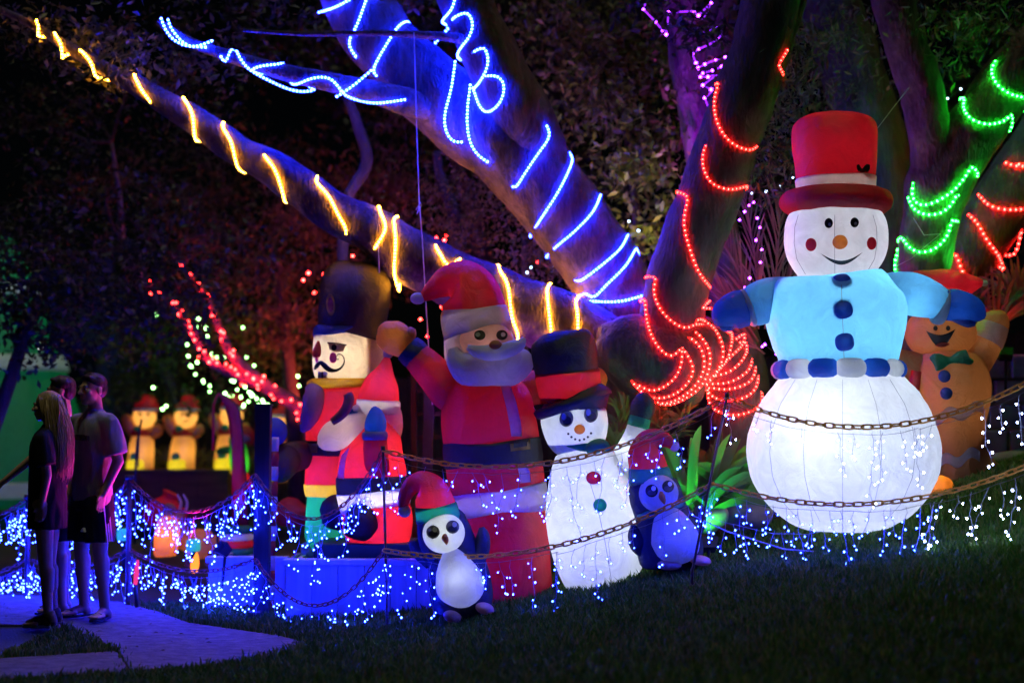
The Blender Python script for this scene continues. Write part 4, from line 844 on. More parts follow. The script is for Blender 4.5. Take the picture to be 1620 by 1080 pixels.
F = penguin('smaller lit penguin inflatable with red and green hat beside the planter', 9.9, (735, 985),
    [(730, 978, 20), (731, 972, 42), (730, 945, 50), (726, 910, 49), (716, 872, 42), (704, 848, 44), (698, 822, 38), (694, 806, 24)],
    (702, 843, 33, 31, -.11, 30, 12), [(707, 868, 8, 1, -.09), (713, 880, 20, 1, -.10), (720, 900, 31, 1, -.11), (727, 922, 38, 1, -.10), (730, 943, 33, 1, -.10), (731, 957, 14, 1, -.09), (731, 960, 3, 1, -.09)],
    [(694, 824, 28), (694, 821, 34), (690, 806, 34), (689, 802, 28)], [(692, 812, 32), (688, 795, 31), (681, 774, 26), (668, 762, 19), (652, 766, 14), (641, 782, 11), (637, 798, 8), (636, 806, 4)], (640, 808, 10, 10),
    [[(752, 895, 10), (762, 870, 13), (764, 848, 11), (761, 834, 4)], [(682, 892, 10, 1, .1), (664, 872, 13, 1, .12), (652, 855, 8, 1, .12)]],
    [(716, 975, 15, 9, -.14, -18), (767, 962, 15, 9, -.12, -14)], [(685, 841, 10.5, 10.5), (716, 833, 10.5, 10.5)], [(704, 845, 2, 1, -.25), (703, 850, 5, 1, -.26), (705, 856, 4, 1, -.26), (706, 861, 1, 1, -.25)], True)
F.lamp(702, 843, .9, (.92, .96, 1), -.14, .05); F.lamp(724, 915, .8, (.66, .72, 1), -.18, .05); F.lamp(690, 802, 1.3, (.9, .95, 1), -.02, .04)
F = penguin('larger dimly lit penguin inflatable with drooping red hat between the snowmen', 9.95, (1060, 898),
    [(1062, 902, 20), (1062, 896, 46), (1060, 868, 53), (1054, 838, 50), (1044, 808, 42), (1037, 785, 42), (1032, 765, 38), (1030, 750, 24)],
    (1042, 780, 31, 29, -.11, 28, 8), [(1050, 802, 8, 1, -.09), (1055, 815, 22, 1, -.11), (1063, 838, 34, 1, -.13), (1069, 858, 38, 1, -.12), (1070, 878, 30, 1, -.11), (1070, 890, 10, 1, -.10)],
    [(1031, 764, 28), (1030, 761, 34), (1027, 746, 34), (1026, 742, 28)], [(1029, 752, 31), (1025, 735, 30), (1022, 715, 27), (1027, 698, 20), (1042, 692, 15), (1055, 697, 11), (1064, 704, 6)], (1067, 706, 8, 8),
    [[(1018, 880, 6), (1010, 862, 14), (1004, 845, 12), (1000, 830, 4)], [(1090, 850, 10, 1, .1), (1102, 830, 14, 1, .12), (1108, 800, 8, 1, .12)]],
    [(1059, 893, 19, 8, -.16, 0), (1108, 886, 17, 8, -.14, -6)], [(1031, 776, 10, 10), (1057, 769, 9.5, 9.5)], [(1046, 777, 2, 1, -.24), (1047, 784, 5, 1, -.25), (1050, 791, 4, 1, -.25), (1052, 797, 1, 1, -.24)], False,
    [(1046, 813, 26), (1045, 810, 38), (1043, 803, 38), (1042, 800, 28)], fabric('nylon_dark_teal', (.01, .20, .17), .4))
F.lamp(1067, 855, .16, (.2, .25, 1), -.2, .05); F.lamp(1042, 780, .04, (.4, .4, 1), -.15, .05); F.lamp(1026, 740, .5, (1, .8, .85), 0, .04)  # weak coloured lamps inside belly, face and hat
# ------------------------------------------------------------------ chains and icicle light strings
CHM = pm('orange_plastic_chain', (.80, .38, .05), .45, var=.2, bump=.1)
RUSTM = pm('red_brown_chain', (.30, .07, .04), .5, var=.3, bump=.1)
def link_mesh(mat, name, lx=.037, lz=.0165, r=.006):
    pts = []
    for k in range(12):
        t = 2 * math.pi * k / 12; x = math.cos(t) * lz + (lx - lz) * (1 if math.cos(t) > .01 else -1 if math.cos(t) < -.01 else 0); pts.append(Vector((x, 0, math.sin(t) * lz)))
    V, Fc = wire_geo(pts, r, 5, True); me = bpy.data.meshes.new(name); me.from_pydata([tuple(v) for v in V], [], Fc)
    me.polygons.foreach_set('use_smooth', [True] * len(me.polygons)); me.materials.append(mat); return me
LINKA, LINKR = link_mesh(CHM, 'link'), link_mesh(RUSTM, 'link', .030, .0135, .0048)
def catenary(a, b, sag, n=60):
    return [a.lerp(b, t) - Vector((0, 0, sag * 4 * t * (1 - t))) for t in np.linspace(0, 1, n)]
def chain(label, a, b, sag, me, pitch):
    pts = catenary(a, b, sag); d = resample([tuple(p) for p in pts], max(4, int(sum((pts[i + 1] - pts[i]).length for i in range(len(pts) - 1)) / pitch) + 1))
    root = empty('barrier_chain', a, label, 'chain', 'barrier chains')
    for i in range(len(d) - 1):
        p, q = Vector(d[i]), Vector(d[i + 1]); x = (q - p).normalized(); yv = Vector((0, 1, 0)); yv = (yv - x * yv.dot(x)).normalized(); zv = x.cross(yv)
        ang = R((32 if i % 2 else -58) + random.uniform(-12, 12)); y2 = yv * math.cos(ang) + zv * math.sin(ang); z2 = x.cross(y2)
        o = bpy.data.objects.new('link', me); COL.objects.link(o); o.parent = root; M = Matrix((x, y2, z2)).transposed().to_4x4(); M.translation = (p + q) / 2 - a; o.matrix_local = M
    return pts
WIREB = pm('icicle_wire', (.30, .30, .38), .5, bump=0)
BLED = emis('icicle_led_blue', (.006, .015, 1), 290); WLED = emis('icicle_led_white', (.40, .50, 1), 60)
def icicles(label, pts, dens, lmin, lmax, led, r=.0095, depth=.02, t0=0, t1=1, skew=0.0, drop=.04):
    P3 = np.array([tuple(p) for p in pts]); n = len(P3); P3 = P3[int(t0 * (n - 1)):int(t1 * (n - 1)) + 1]
    Ltot = np.linalg.norm(np.diff(P3, axis=0), axis=1).sum(); k = max(2, int(Ltot * dens)); S = resample(P3, k)
    w, bl = MB(), []; main = [Vector(p) - Vector((0, 0, drop + random.uniform(0, .02))) for p in resample(P3, max(6, int(Ltot / .09)))]; w.add(wire_geo(main, .0022, 3))
    for p in S:
        if random.random() < .12: continue
        p = Vector(p) + Vector((random.uniform(-.03, .03), random.uniform(-depth, depth), -drop)); ln = random.choice((1, .55, .8, .4)) * random.uniform(lmin, lmax); q = p.copy(); line = [q.copy()]; z = 0; sx = random.choice((-1, 1)); dx = random.uniform(-.25, .25) + skew
        while z < ln:
            st = random.uniform(.035, .06); q = q + Vector((dx * st + random.uniform(-.018, .018), random.uniform(-.012, .012), -st)); z += st; line.append(q.copy())
            if random.random() < .85:
                tw = q + Vector((sx * random.uniform(.012, .03), random.uniform(-.012, .012), -random.uniform(.006, .026))); sx = -sx; w.add(wire_geo([q, tw], .0018, 3)); bl.append(tuple(tw))
        bl.append(tuple(q)); w.add(wire_geo(line, .0020, 3))
    root = empty('icicle_light_string', pts[0], label, 'string lights', 'icicle light strings')
    mkw('wire', w.V, w.F, WIREB, root, False); V, Fc = bulbs_geo(np.array(bl), np.random.uniform(.7, 1.2, len(bl)) * r, 1.25); o = mkw('bulbs', V, Fc, led, root); o['kind'] = 'stuff'; return len(bl)
PA = dict(A=(P(-120, 850, 12.3), P(-120, 925, 12.3)), B=(P(45, 788, 11.9), P(45, 884, 11.9)), C=(P(205, 757, 11.4), P(205, 868, 11.4)), D=(P(404, 750, 10.62), P(404, 884, 10.62)), E=(P(606, 712, 9.95), P(607, 870, 9.9)), Fq=(P(1150, 628, 9.45), P(1128, 765, 9.38)), Gq=(P(1720, 545, 8.95), P(1720, 690, 8.95)))
POLE = pm('painted_steel', (.10, .06, .07), .5, .4)
def stake(label, top, bot, r, mat=POLE):
    root = empty('barrier_stake', bot, label, 'post', 'barrier stakes'); V, Fc = wire_geo([bot - Vector((0, 0, .08)), bot, top], r, 8); mkw('rod', V, Fc, mat, root)
    V, Fc = wire_geo([top - Vector((0, 0, .005)), top + Vector((0, 0, .03))], r * 1.7, 8); mkw('clip', V, Fc, INKG, root)
def down(p, z=0): return Vector((p.x, p.y, z))
stake('blue grey round stake behind the three people', PA['B'][0], down(PA['B'][0]), .022); stake('round stake right of the grey shirted man', PA['C'][0], down(PA['C'][0]), .022)
stake('thin dark stake in front of the seated bearded inflatable', PA['E'][0], P(613, 1000, 9.9), .009); stake('thin leaning rod beside the larger penguin', PA['Fq'][0], P(1095, 905, 9.3), .009)
spans = [('A', 'B', .06, .06, RUSTM), ('B', 'C', .22, .10, RUSTM), ('C', 'D', .27, .13, RUSTM), ('D', 'E', .40, .36, RUSTM), ('E', 'Fq', .26, .205, CHM), ('Fq', 'Gq', .34, .26, CHM)]
WHERE = {'A': 'at far left edge behind the woman', 'B': 'behind the three people', 'C': 'between round stake and dark square post', 'D': 'between dark square post and thin stake', 'E': 'across the waving figure and black hat snowman', 'Fq': 'across the tallest snowman'}
CH = {}; nb = 0
for (i, j, s0, s1, m) in spans:
    me = LINKA if m is CHM else LINKR; pit = .060 if m is CHM else .050
    for lev, (nm, sg) in enumerate((('upper', s0), ('lower', s1))):
        CH[i + nm] = chain('%s barrier chain %s' % (nm, WHERE[i]), PA[i][lev], PA[j][lev], sg, me, pit)
for i in ('A', 'B', 'C', 'D'):
    for nm in ('upper', 'lower'):
        dn = {'A': 44, 'B': 44, 'C': 34 if nm == 'lower' else 32, 'D': 20}[i]; r_ = .0060 if i != 'D' else .0056
        nb += icicles('dense %s icicle lights %s' % (nm, WHERE[i]) if i != 'D' else '%s blue icicle lights %s' % (nm, WHERE[i]), CH[i + nm], dn, .14, .50 if i == 'D' else .36 if nm == 'lower' else .42, BLED, r_, .10 if i in 'AB' else .05)
nb += icicles('sparse upper blue icicle lights across the waving figure', CH['Eupper'], 11, .14, .42, BLED, .0054, t0=0, t1=.5)
nb += icicles('sparse upper blue icicle lights over the larger penguin', CH['Eupper'], 11, .14, .44, BLED, .0052, t0=.5, t1=1)
nb += icicles('lower blue icicle lights across the smaller penguin', CH['Elower'], 13, .18, .48, BLED, .0054, t0=0, t1=.55)
nb += icicles('lower blue icicle lights across the larger penguin', CH['Elower'], 12, .14, .42, BLED, .0054, t0=.55, t1=1)
nb += icicles('upper white icicle lights across the tallest snowman', CH['Fqupper'], 11, .16, .50, WLED, .0056, t0=0, t1=.55)
nb += icicles('upper white icicle lights across the gingerbread inflatable', CH['Fqupper'], 11, .2, .52, WLED, .0060, t0=.55, t1=1)
nb += icicles('lower blue icicle lights at the foot of the tallest snowman', CH['Fqlower'], 13, .14, .38, BLED, .0054, t0=0, t1=.6)
nb += icicles('lower white icicle lights by the gingerbread feet', CH['Fqlower'], 13, .16, .42, WLED, .0060, t0=.6, t1=1)
# a fallen tangle between the larger penguin and the tallest snowman
nb += icicles('loose tangle of blue icicle lights beside the larger penguin', catenary(P(1108, 800, 9.7), P(1300, 830, 9.45), .05), 14, .08, .22, BLED, .0054, .08)
# ------------------------------------------------------------------ fairy lights
def fairy(label, pts, mat, r, wire=True, wr=.003, wm=None):
    root = empty('fairy_lights', pts[0], label, 'fairy lights', 'fairy light strings')
    if wire: V, Fc = wire_geo([Vector(p) for p in pts], wr, 4); mkw('wire', V, Fc, wm or pm('dark_wire', (.02, .03, .02), .6, bump=0), root)
    V, Fc = bulbs_geo(np.array([tuple(p) for p in pts]), np.random.uniform(.8, 1.2, len(pts)) * r); o = mkw('bulbs', V, Fc, mat, root); o['kind'] = 'stuff'; return root
GLED = emis('fairy_green', (.35, 1, .25), 26); RLED = emis('fairy_red', (1, .012, .010), 160); YLED = emis('fairy_yellow', (1, .75, .2), 18); PLED = emis('fairy_purple', (.30, .03, 1), 40); MLED = emis('fairy_mixed', (.5, .7, 1), 12)
gp = [(247, 498), (265, 486), (296, 545), (298, 563), (301, 578), (312, 573), (303, 580), (309, 592), (321, 602), (322, 605), (332, 610), (332, 619), (311, 517), (314, 504), (322, 511), (326, 519), (336, 505), (328, 532), (336, 560), (343, 565), (354, 566), (365, 592), (366, 602), (370, 603), (375, 616), (381, 628), (386, 640), (388, 612), (394, 620), (397, 622), (400, 625), (406, 630), (409, 640), (415, 633), (417, 637), (424, 640), (351, 544), (367, 625), (390, 565), (402, 578), (384, 518), (398, 626), (471, 595), (462, 603), (450, 606), (468, 619), (473, 610), (242, 613), (246, 612), (257, 647), (263, 642), (457, 695), (466, 689), (475, 686), (356, 622), (361, 628), (385, 642), (393, 635)]
gp.sort(); fairy('green fairy lights strung behind the red branches', [P(x, y, 17.4 + .4 * math.sin(i * 1.7)) for i, (x, y) in enumerate(gp)], GLED, .014, False)
def along(ob, n, seed, t0=0, t1=1, side=.0):
    A = TREE_AX[ob]; random.seed(seed); out = []
    for k in range(n):
        c, r = A[int((t0 + (t1 - t0) * k / (n - 1)) * (len(A) - 1))]; out.append(c + Vector((random.uniform(-1, 1) * r, -r - .02, random.uniform(-1.1, 1.1) * r)))
    return out
fairy('red fairy lights along the lower bare branch', along(LS[0], 34, 3, .12, .74), RLED, .011, False); fairy('red fairy lights along the upper bare branch', along(LS[1], 22, 4, 0, .9), RLED, .011, False)
fairy('scattered red fairy lights in the dusky foliage', [P(x, y, 14.5 + (i % 3) * .5) for i, (x, y) in enumerate([(480, 443), (488, 432), (513, 434), (558, 405), (570, 390), (574, 372), (592, 393), (690, 376), (707, 372), (703, 380), (665, 505), (699, 485), (676, 532), (660, 380), (497, 463), (560, 378), (640, 430), (665, 590), (720, 470), (850, 415)])], RLED, .013, False)
pz = [(1022, 3), (1018, 15), (1037, 35), (1048, 48), (1056, 40), (1054, 55), (1058, 20), (1098, 18), (1105, 25), (1125, 5), (1100, 55), (1135, 45), (1144, 52), (1136, 62), (1120, 72), (1105, 78), (1095, 85), (1101, 100), (1105, 108), (1115, 102), (1132, 95), (1147, 90), (1142, 106), (1127, 112), (1112, 116), (1108, 122), (1120, 122), (1136, 117), (1112, 135), (1125, 142), (1132, 140), (1115, 155), (1122, 174), (1118, 184), (1120, 208)]
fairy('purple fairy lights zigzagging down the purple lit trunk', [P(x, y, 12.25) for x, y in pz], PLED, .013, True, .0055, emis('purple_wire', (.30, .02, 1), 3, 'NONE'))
pz2 = [(1185, 325), (1178, 335), (1170, 348), (1192, 320), (1198, 345), (1202, 360), (1196, 380), (1205, 395), (1203, 415), (1186, 440), (1178, 455), (1206, 548), (1210, 545), (1228, 560)]
fairy('purple fairy lights tucked in the dry palm fronds', [P(x, y, 11.3) for x, y in pz2], PLED, .011, True, .002)
fairy('small multicoloured fairy lights beside the red hat', [P(x, y, 11.6) for x, y in ((1190, 306), (1212, 303), (1235, 294), (1254, 281), (1262, 276))], MLED, .011, True, .002)
fairy('small multicoloured fairy lights near the forked limbs', [P(x, y, 11.9) for x, y in ((1499, 156), (1520, 141), (1539, 132), (1555, 109), (1566, 100))], MLED, .011, True, .002)
fairy('small white fairy lights in the russet shrub', [P(x, y, 12.9) for x, y in ((870, 388), (866, 401), (895, 424), (878, 420), (840, 423), (834, 431), (862, 450), (857, 452), (822, 441), (995, 350), (1010, 365))], MLED, .010, False)
# hanging cord and guy lines
CORD = pm('cord', (.45, .42, .45), .7, bump=0)
def cord(label, pts, r=.004, mat=CORD): 
    V, Fc = wire_geo(pts, r, 5); o = mkw('hanging_cord', V, Fc, mat); tag(o, label, 'cord')
cord('long pale cord hanging from the thin horizontal branch', [P(655, 52, 11.2), P(659, 200, 11.2), P(663, 318, 11.2), P(668, 380, 11.15), P(673, 470, 11.1), P(681, 600, 11.1), P(684, 640, 11.1)], .005)
cord('short looped cord end tied on the long cord', [P(663, 318, 11.18), P(667, 325, 11.16), P(660, 338, 11.16), P(664, 322, 11.17), P(658, 332, 11.17)], .004)
cord('guy line from the red top hat to the forked tree', [P(1386, 206, 10.2), P(1412, 172, 10.8), P(1438, 139, 11.3)], .003)
cord('guy line tied low on the forked trunk', [P(1445, 345, 11.2), P(1462, 372, 11.2), P(1488, 370, 11.2), P(1440, 410, 11.15), P(1420, 420, 11.1)], .003)
cord('white ground cable running behind the larger penguin', [P(1096, 815, 9.75), P(1150, 840, 9.75), P(1240, 868, 9.7), P(1290, 872, 9.7)], .005)
# ------------------------------------------------------------------ added floodlights, unseen fixtures for the coloured light
BLK = pm('black_plastic', (.015, .015, .018), .4)
def added_flood(label, loc, target, col, power, size, lens=True):  # added fixture whose spot reproduces coloured light on trunks, leaves and people
    loc, target = Vector(loc), Vector(target); root = empty('floodlight', loc, label, 'floodlight', 'added floodlights'); d = (target - loc).normalized()
    u = d.cross(Vector((0, 0, 1))).normalized(); v = u.cross(d); V = []
    for s, k in ((-.05, .7), (.03, 1)):
        for i, j in ((-1, -1), (1, -1), (1, 1), (-1, 1)): V.append(loc + d * s + u * (i * .07 * k) + v * (j * .05 * k))
    mkw('housing', V, [(3, 2, 1, 0), (0, 1, 5, 4), (1, 2, 6, 5), (2, 3, 7, 6), (3, 0, 4, 7)], BLK, root, False)
    V2, F2 = wire_geo([loc - d * .03, Vector((loc.x, loc.y + .001, loc.z - .3))], .012, 6); mkw('spike', V2, F2, BLK, root)
    spot('beam', loc + d * .035, target, col, power, size, .7, .05, root)
added_flood('added purple floodlight at the foot of the trees', P(1105, 720, 12.0), P(1096, 110, 12.9), (.40, .005, 1), 2600, 15)
added_flood('added purple floodlight aimed at the leaning trunk', P(745, 860, 11.0) + Vector((0, .2, 0)), P(800, 190, 11.8), (.36, .015, 1), 200, 60)
added_flood('added green floodlight under the strap leaved plants', P(1120, 860, 10.15), P(1085, 700, 10.7), (.05, 1, .06), 40, 100)
added_flood('added green floodlight at the foot of the forked tree', P(1545, 480, 11.45), P(1462, 130, 11.65), (.03, 1, .06), 110, 60)
added_flood('added red floodlight under the dusky weeping tree', P(560, 700, 16.6), P(430, 380, 17.4), (1, .10, .06), 420, 100)
added_flood('added red floodlight behind the waving bearded inflatable', P(735, 830, 12.2), P(760, 380, 13.4), (1, .14, .10), 150, 80)
added_flood('added red floodlight low behind the tallest snowman', P(1590, 560, 11.8), P(1560, 470, 12.4), (1, .03, .02), 10, 100)
added_flood('added magenta floodlight on the planter edge facing the path', P(352, 868, 11.0), P(130, 690, 10.4), (.95, .03, .30), 140, 70)
added_flood('added purple floodlight behind the tallest snowman aimed at the fork', P(1345, 640, 11.6), P(1450, 170, 11.7), (.6, .03, .8), 120, 50)
added_flood('added warm floodlight behind the red wound trunk', P(1035, 470, 12.55), P(985, 190, 13.4), (1, .80, .25), 80, 70)
added_flood('added red floodlight at the foot of the feather banner', P(345, 835, 13.2), P(368, 720, 13.6), (1, .05, .08), 6, 90)
cord('thin pale cord dropping from the yellow limb to the black hat', [P(598, 384, 11.2), P(599, 408, 11.2), P(600, 432, 11.2)], .004)
cord('guy line from the waving figure shoulder to the lawn', [P(842, 640, 10.4), P(858, 668, 10.3), P(872, 700, 10.15)], .0025)
# ------------------------------------------------------------------ plants
def strap(root, name, base, tip, w, mat, bend=.25, n=8):
    base, tip = Vector(base), Vector(tip); V, Fc = [], []; d = tip - base; side = d.cross(Vector((random.uniform(-.4, .4), 1, random.uniform(-.4, .4)))); side.normalize(); up = Vector((0, 0, 1))
    for i in range(n + 1):
        t = i / n; c = base + d * t + up * (bend * d.length * math.sin(math.pi * t) * .6); ww = w * (math.sin(math.pi * min(1, .12 + t * .9)) ** .8) * .5
        fold = Vector((0, -.35 * ww, .15 * ww)); V += [c - side * ww, c + fold * -1, c + side * ww]
    for i in range(n):
        for k in (0, 1): Fc.append((i * 3 + k, i * 3 + k + 1, i * 3 + k + 4, i * 3 + k + 3))
    return mkw(name, V, Fc, mat, root)
LST = leafmat('leaf_strap', (.05, .12, .03), (.08, .17, .04), (.12, .2, .06), .4)
random.seed(21)
pl = empty('broad_leaf_plant', P(1110, 830, 10.6), 'broad strap leaved plant lit green behind the larger penguin', 'plant')
for k in range(48):
    a = random.uniform(-3.0, .1); l = random.uniform(60, 160); b = (1105 + random.uniform(-25, 25), 800 + random.uniform(-10, 20)); yy = 10.6 + random.uniform(-.2, .3)
    strap(pl, 'leaf', P(b[0], b[1], yy), P(b[0] + math.cos(a) * l, b[1] + math.sin(a) * l, yy + random.uniform(-.3, .3)), random.uniform(.04, .10), LST, .3)
pl = empty('broad_leaf_plant', P(1165, 780, 10.75), 'broad leaved plant under the red coiled trunk', 'plant')
for k in range(22):
    a = random.uniform(-3, -.1); l = random.uniform(50, 100); b = (1160 + random.uniform(-25, 25), 790); yy = 10.7 + random.uniform(-.1, .2)
    strap(pl, 'leaf', P(b[0], b[1], yy), P(b[0] + math.cos(a) * l, b[1] + math.sin(a) * l, yy + random.uniform(-.3, .2)), random.uniform(.05, .11), LST, .3)
fn = empty('fine_leaf_fern', P(990, 700, 10.9), 'fine leaved fern lit green behind the black hat snowman arm', 'plant')
def tuft(root, cx, cy, Y, n, l0, l1, w, mat, a0=-2.9, a1=-.2, name='leaf', bend=.3):
    for k in range(n):
        a = random.uniform(a0, a1); l = random.uniform(l0, l1); b = (cx + random.uniform(-8, 8), cy + random.uniform(-6, 6)); yy = Y + random.uniform(-.1, .1)
        strap(root, name, P(b[0], b[1], yy), P(b[0] + math.cos(a) * l, b[1] + math.sin(a) * l, yy + random.uniform(-.25, .25)), w * random.uniform(.7, 1.2), mat, bend, 6)
for c in ((975, 690), (1000, 700), (1045, 660), (1060, 690), (985, 650), (1080, 660)): tuft(fn, c[0], c[1] + 14, 10.9, 26, 20, 52, .020, LST)
FRD = leafmat('leaf_dry_frond', (.10, .07, .05), (.16, .12, .09), (.22, .18, .14), .2)
pf = empty('dry_palm', P(1190, 560, 11.5), 'dry palm fronds lit purple behind the blue mitten', 'plant')
for (bx, by, tx, ty) in ((1200, 520, 1180, 320), (1210, 520, 1235, 330), (1195, 520, 1145, 380), (1215, 520, 1260, 400), (1200, 540, 1120, 440), (1210, 560, 1150, 520)):
    A = crom([(bx, by), ((bx + tx) / 2 + 6, (by + ty) / 2), (tx, ty)], 8); V, Fc = wire_geo([P(x, y, 11.5) for x, y in A], .008, 5); mkw('rib', V, Fc, FRD, pf)
    for k in range(3, len(A)):
        for s in (-1, 1):
            a = math.atan2(ty - by, tx - bx) + s * random.uniform(.12, .5); l = random.uniform(45, 95); strap(pf, 'leaflet', P(A[k][0], A[k][1], 11.5), P(A[k][0] + math.cos(a) * l, A[k][1] + math.sin(a) * l, 11.5 + random.uniform(-.2, .2)), .016, FRD, .1, 4)
rb = empty('spiky_red_plant', P(1580, 560, 12.1), 'spiky plant lit red above the gingerbread arm', 'plant')
tuft(rb, 1575, 520, 12.1, 60, 40, 110, .03, FRD); tuft(rb, 1540, 500, 12.2, 40, 30, 80, .025, FRD); tuft(rb, 1610, 480, 12.3, 40, 40, 90, .03, FRD)
gb = empty('garden_bed_plants', P(240, 745, 18.3), 'low dark plants growing round the teddy lamps', 'plant')
for x in range(185, 480, 14): tuft(gb, x, 748, 18.2, 12, 12, 55, .03, leafmat('leaf_lime', (0,)*3, (0,)*3, (0,)*3))
# rocks
RK = pm('garden_rock', (.20, .15, .12), .9, var=.35, scale=6, bump=.7)
def rock(px, py, rx, ry, Y, label):
    V, Fc = ellipsoid_geo(P(px, py, Y), rx * ppm(Y), rx * ppm(Y) * .8, ry * ppm(Y), 20, 12, sup=2.6); V = [v + noise.noise_vector(v * 4) * .05 + noise.noise_vector(v * 12) * .015 for v in V]; o = mkw('rock', V, Fc, RK); tag(o, label, 'rock', 'rocks edging the bed')
rock(1122, 822, 34, 20, 10.5, 'reddish edging rock right of the larger penguin'); rock(1180, 812, 42, 22, 10.7, 'long edging rock left of the tallest snowman base'); rock(1600, 735, 50, 22, 11.4, 'pale rock at right edge behind the chains'); rock(1040, 850, 40, 22, 11, 'rock hidden behind the larger penguin wing')
SW = pm('sandstone', (.17, .16, .13), .9, var=.4, scale=3, bump=.6)
sw = empty('retaining_wall', P(1600, 760, 12.4), 'dark stone retaining wall at the right edge', 'wall')
random.seed(5); z0 = P(1560, 760, 12.4).z
for row in range(5):
    x = P(1520, 700, 12.4).x + random.uniform(-.2, 0)
    while x < P(1780, 700, 12.4).x:
        w = random.uniform(.25, .5); o = MB().box((x + .006, 12.35 + random.uniform(0, .05), z0 + row * .22 + .005), (x + w - .006, 12.8, z0 + (row + 1) * .22 - .005)).build('stone', SW, sw); bevel(o, .02); x += w
# ------------------------------------------------------------------ far display: teddy lamps, green cone, banner, small decorations
F = Fig('teddy_lamp', 226, 750, 17.9, 'leftmost glowing teddy lamp in red cap on the garden bed', 'lamp', 'glowing teddy lamps')
TED = fabric('moulded_amber', (.80, .50, .16), .55, .08, .1); TEDD = fabric('moulded_orange', (.62, .26, .06), .45, .08, .1)
F.tube('body', [(222, 752, 16), (222, 748, 20), (223, 722, 20), (225, 698, 18), (226, 684, 13)], TED, 24, 4, True); F.ball('head', 229, 658, 18, 20, TED, -.03, 18)
F.tube('cap', [(231, 650, 19), (232, 642, 19), (232, 634, 14), (227, 626, 4)], RED, 20, 4, True); F.tube('cap_trim', [(231, 652, 17), (231, 650, 20), (231, 646, 20), (231, 644, 17)], WHITE, 20, 2, True)
F.tube('arm', [(216, 690, 8), (206, 674, 10), (201, 662, 9), (198, 655, 4)], TEDD, 16, 4, True); F.tube('arm', [(234, 690, 8), (246, 682, 10), (252, 676, 8), (255, 672, 3)], TEDD, 16, 4, True)
F.tube('scarf', [(226, 690, 14), (226, 686, 19), (227, 681, 17)], RED, 20, 3, True); F.ball('bow', 217, 678, 6, 5, GREEN, -.2)
for x, y in ((223, 655), (234, 655)): F.ball('eye', x, y, 2.2, 2.4, INK, -.175)
F.tube('gift', [(213, 750, 8, 1, -.2), (213, 748, 12, 1, -.2), (214, 730, 12, 1, -.2), (214, 727, 8, 1, -.2)], fabric('moulded_yellow', (.85, .75, .05), .6), 16, 2, True, sup=4); F.ball('gift_bow', 212, 722, 7, 6, fabric('moulded_teal', (.02, .3, .35), .4), -.2)
F.lamp(224, 715, 2.0, (1, .68, .28)); F.lamp(229, 658, 2.2, (1, .75, .4), -.03); F.lamp(231, 642, .9, (1, .8, .5)); F.lamp(213, 738, 1.0, (1, .9, .3), -.2)
for dx, dy, lb in ((65, 0, 'second glowing teddy lamp from the left in red cap on the garden bed'), (137, -2, 'third glowing teddy lamp behind the red feather banner'), (218, 10, 'fourth glowing teddy lamp partly hidden behind the blue mitten')):
    c = copy_tree(F.root); c['label'] = lb; c.location = F.root.location + Vector((dx * F.m, 0, -dy * F.m))
F = Fig('green_elf_lamp', 378, 760, 17.3, 'small green figure lamp in red hat and trousers behind the banner', 'lamp')
F.tube('body', [(380, 748, 12), (379, 735, 15), (377, 715, 15), (375, 700, 12)], fabric('moulded_green', (.04, .45, .05), .5), 20, 4, True); F.ball('head', 376, 697, 14, 13, fabric('moulded_green', (0,)*3)); F.tube('hat', [(380, 690, 15), (388, 686, 14), (394, 690, 10), (397, 704, 4)], RED, 18, 4, True); F.tube('hat_trim', [(376, 688, 11), (384, 692, 15), (390, 700, 12)], GREY, 16, 3, True)
F.tube('trousers', [(376, 750, 12), (384, 758, 12), (394, 768, 7), (399, 776, 3)], RED, 18, 4, True); F.tube('arm', [(368, 712, 6), (355, 712, 7), (342, 714, 4)], fabric('moulded_green', (0,)*3), 14, 4, True); F.ball('eye', 373, 695, 3, 3, INKW, -.1); F.lamp(379, 732, 2.2, (1, .9, .4)); F.lamp(385, 757, .6, (1, .6, .4)); F.lamp(376, 697, .5, (.9, 1, .6))
# tall green cone with white garland at the far left
F = Fig('green_cone_inflatable', 20, 800, 20.5, 'huge green glowing cone tree inflatable with white garland at left edge', 'inflatable')
GC = fabric('nylon_emerald', (.01, .40, .14), .5)
F.stack([(5, 800, 110), (5, 796, 135), (5, 770, 140), (5, 700, 128), (5, 620, 105), (5, 540, 80), (5, 460, 52), (5, 380, 16), (5, 372, 3)], [('tier', GC, 782, 1.0), ('garland', WHITE, 760, 1.05), ('tier', GC, 592, 1.0), ('garland', WHITE, 566, 1.06), ('tier', GC, 470, 1.0), ('garland', WHITE, 456, 1.06), ('tier', GC, -99, 1.0)], 48, 10, 10, .05)
for y in (760, 640, 540, 460): F.lamp(5, y, 6 if y > 600 else 3, (.75, 1, .8), 0, .15)
F.ball('star_lamp', 66, 549, 5, 5, emis('globe_white', (.9, 1, .85), 5), -.9)
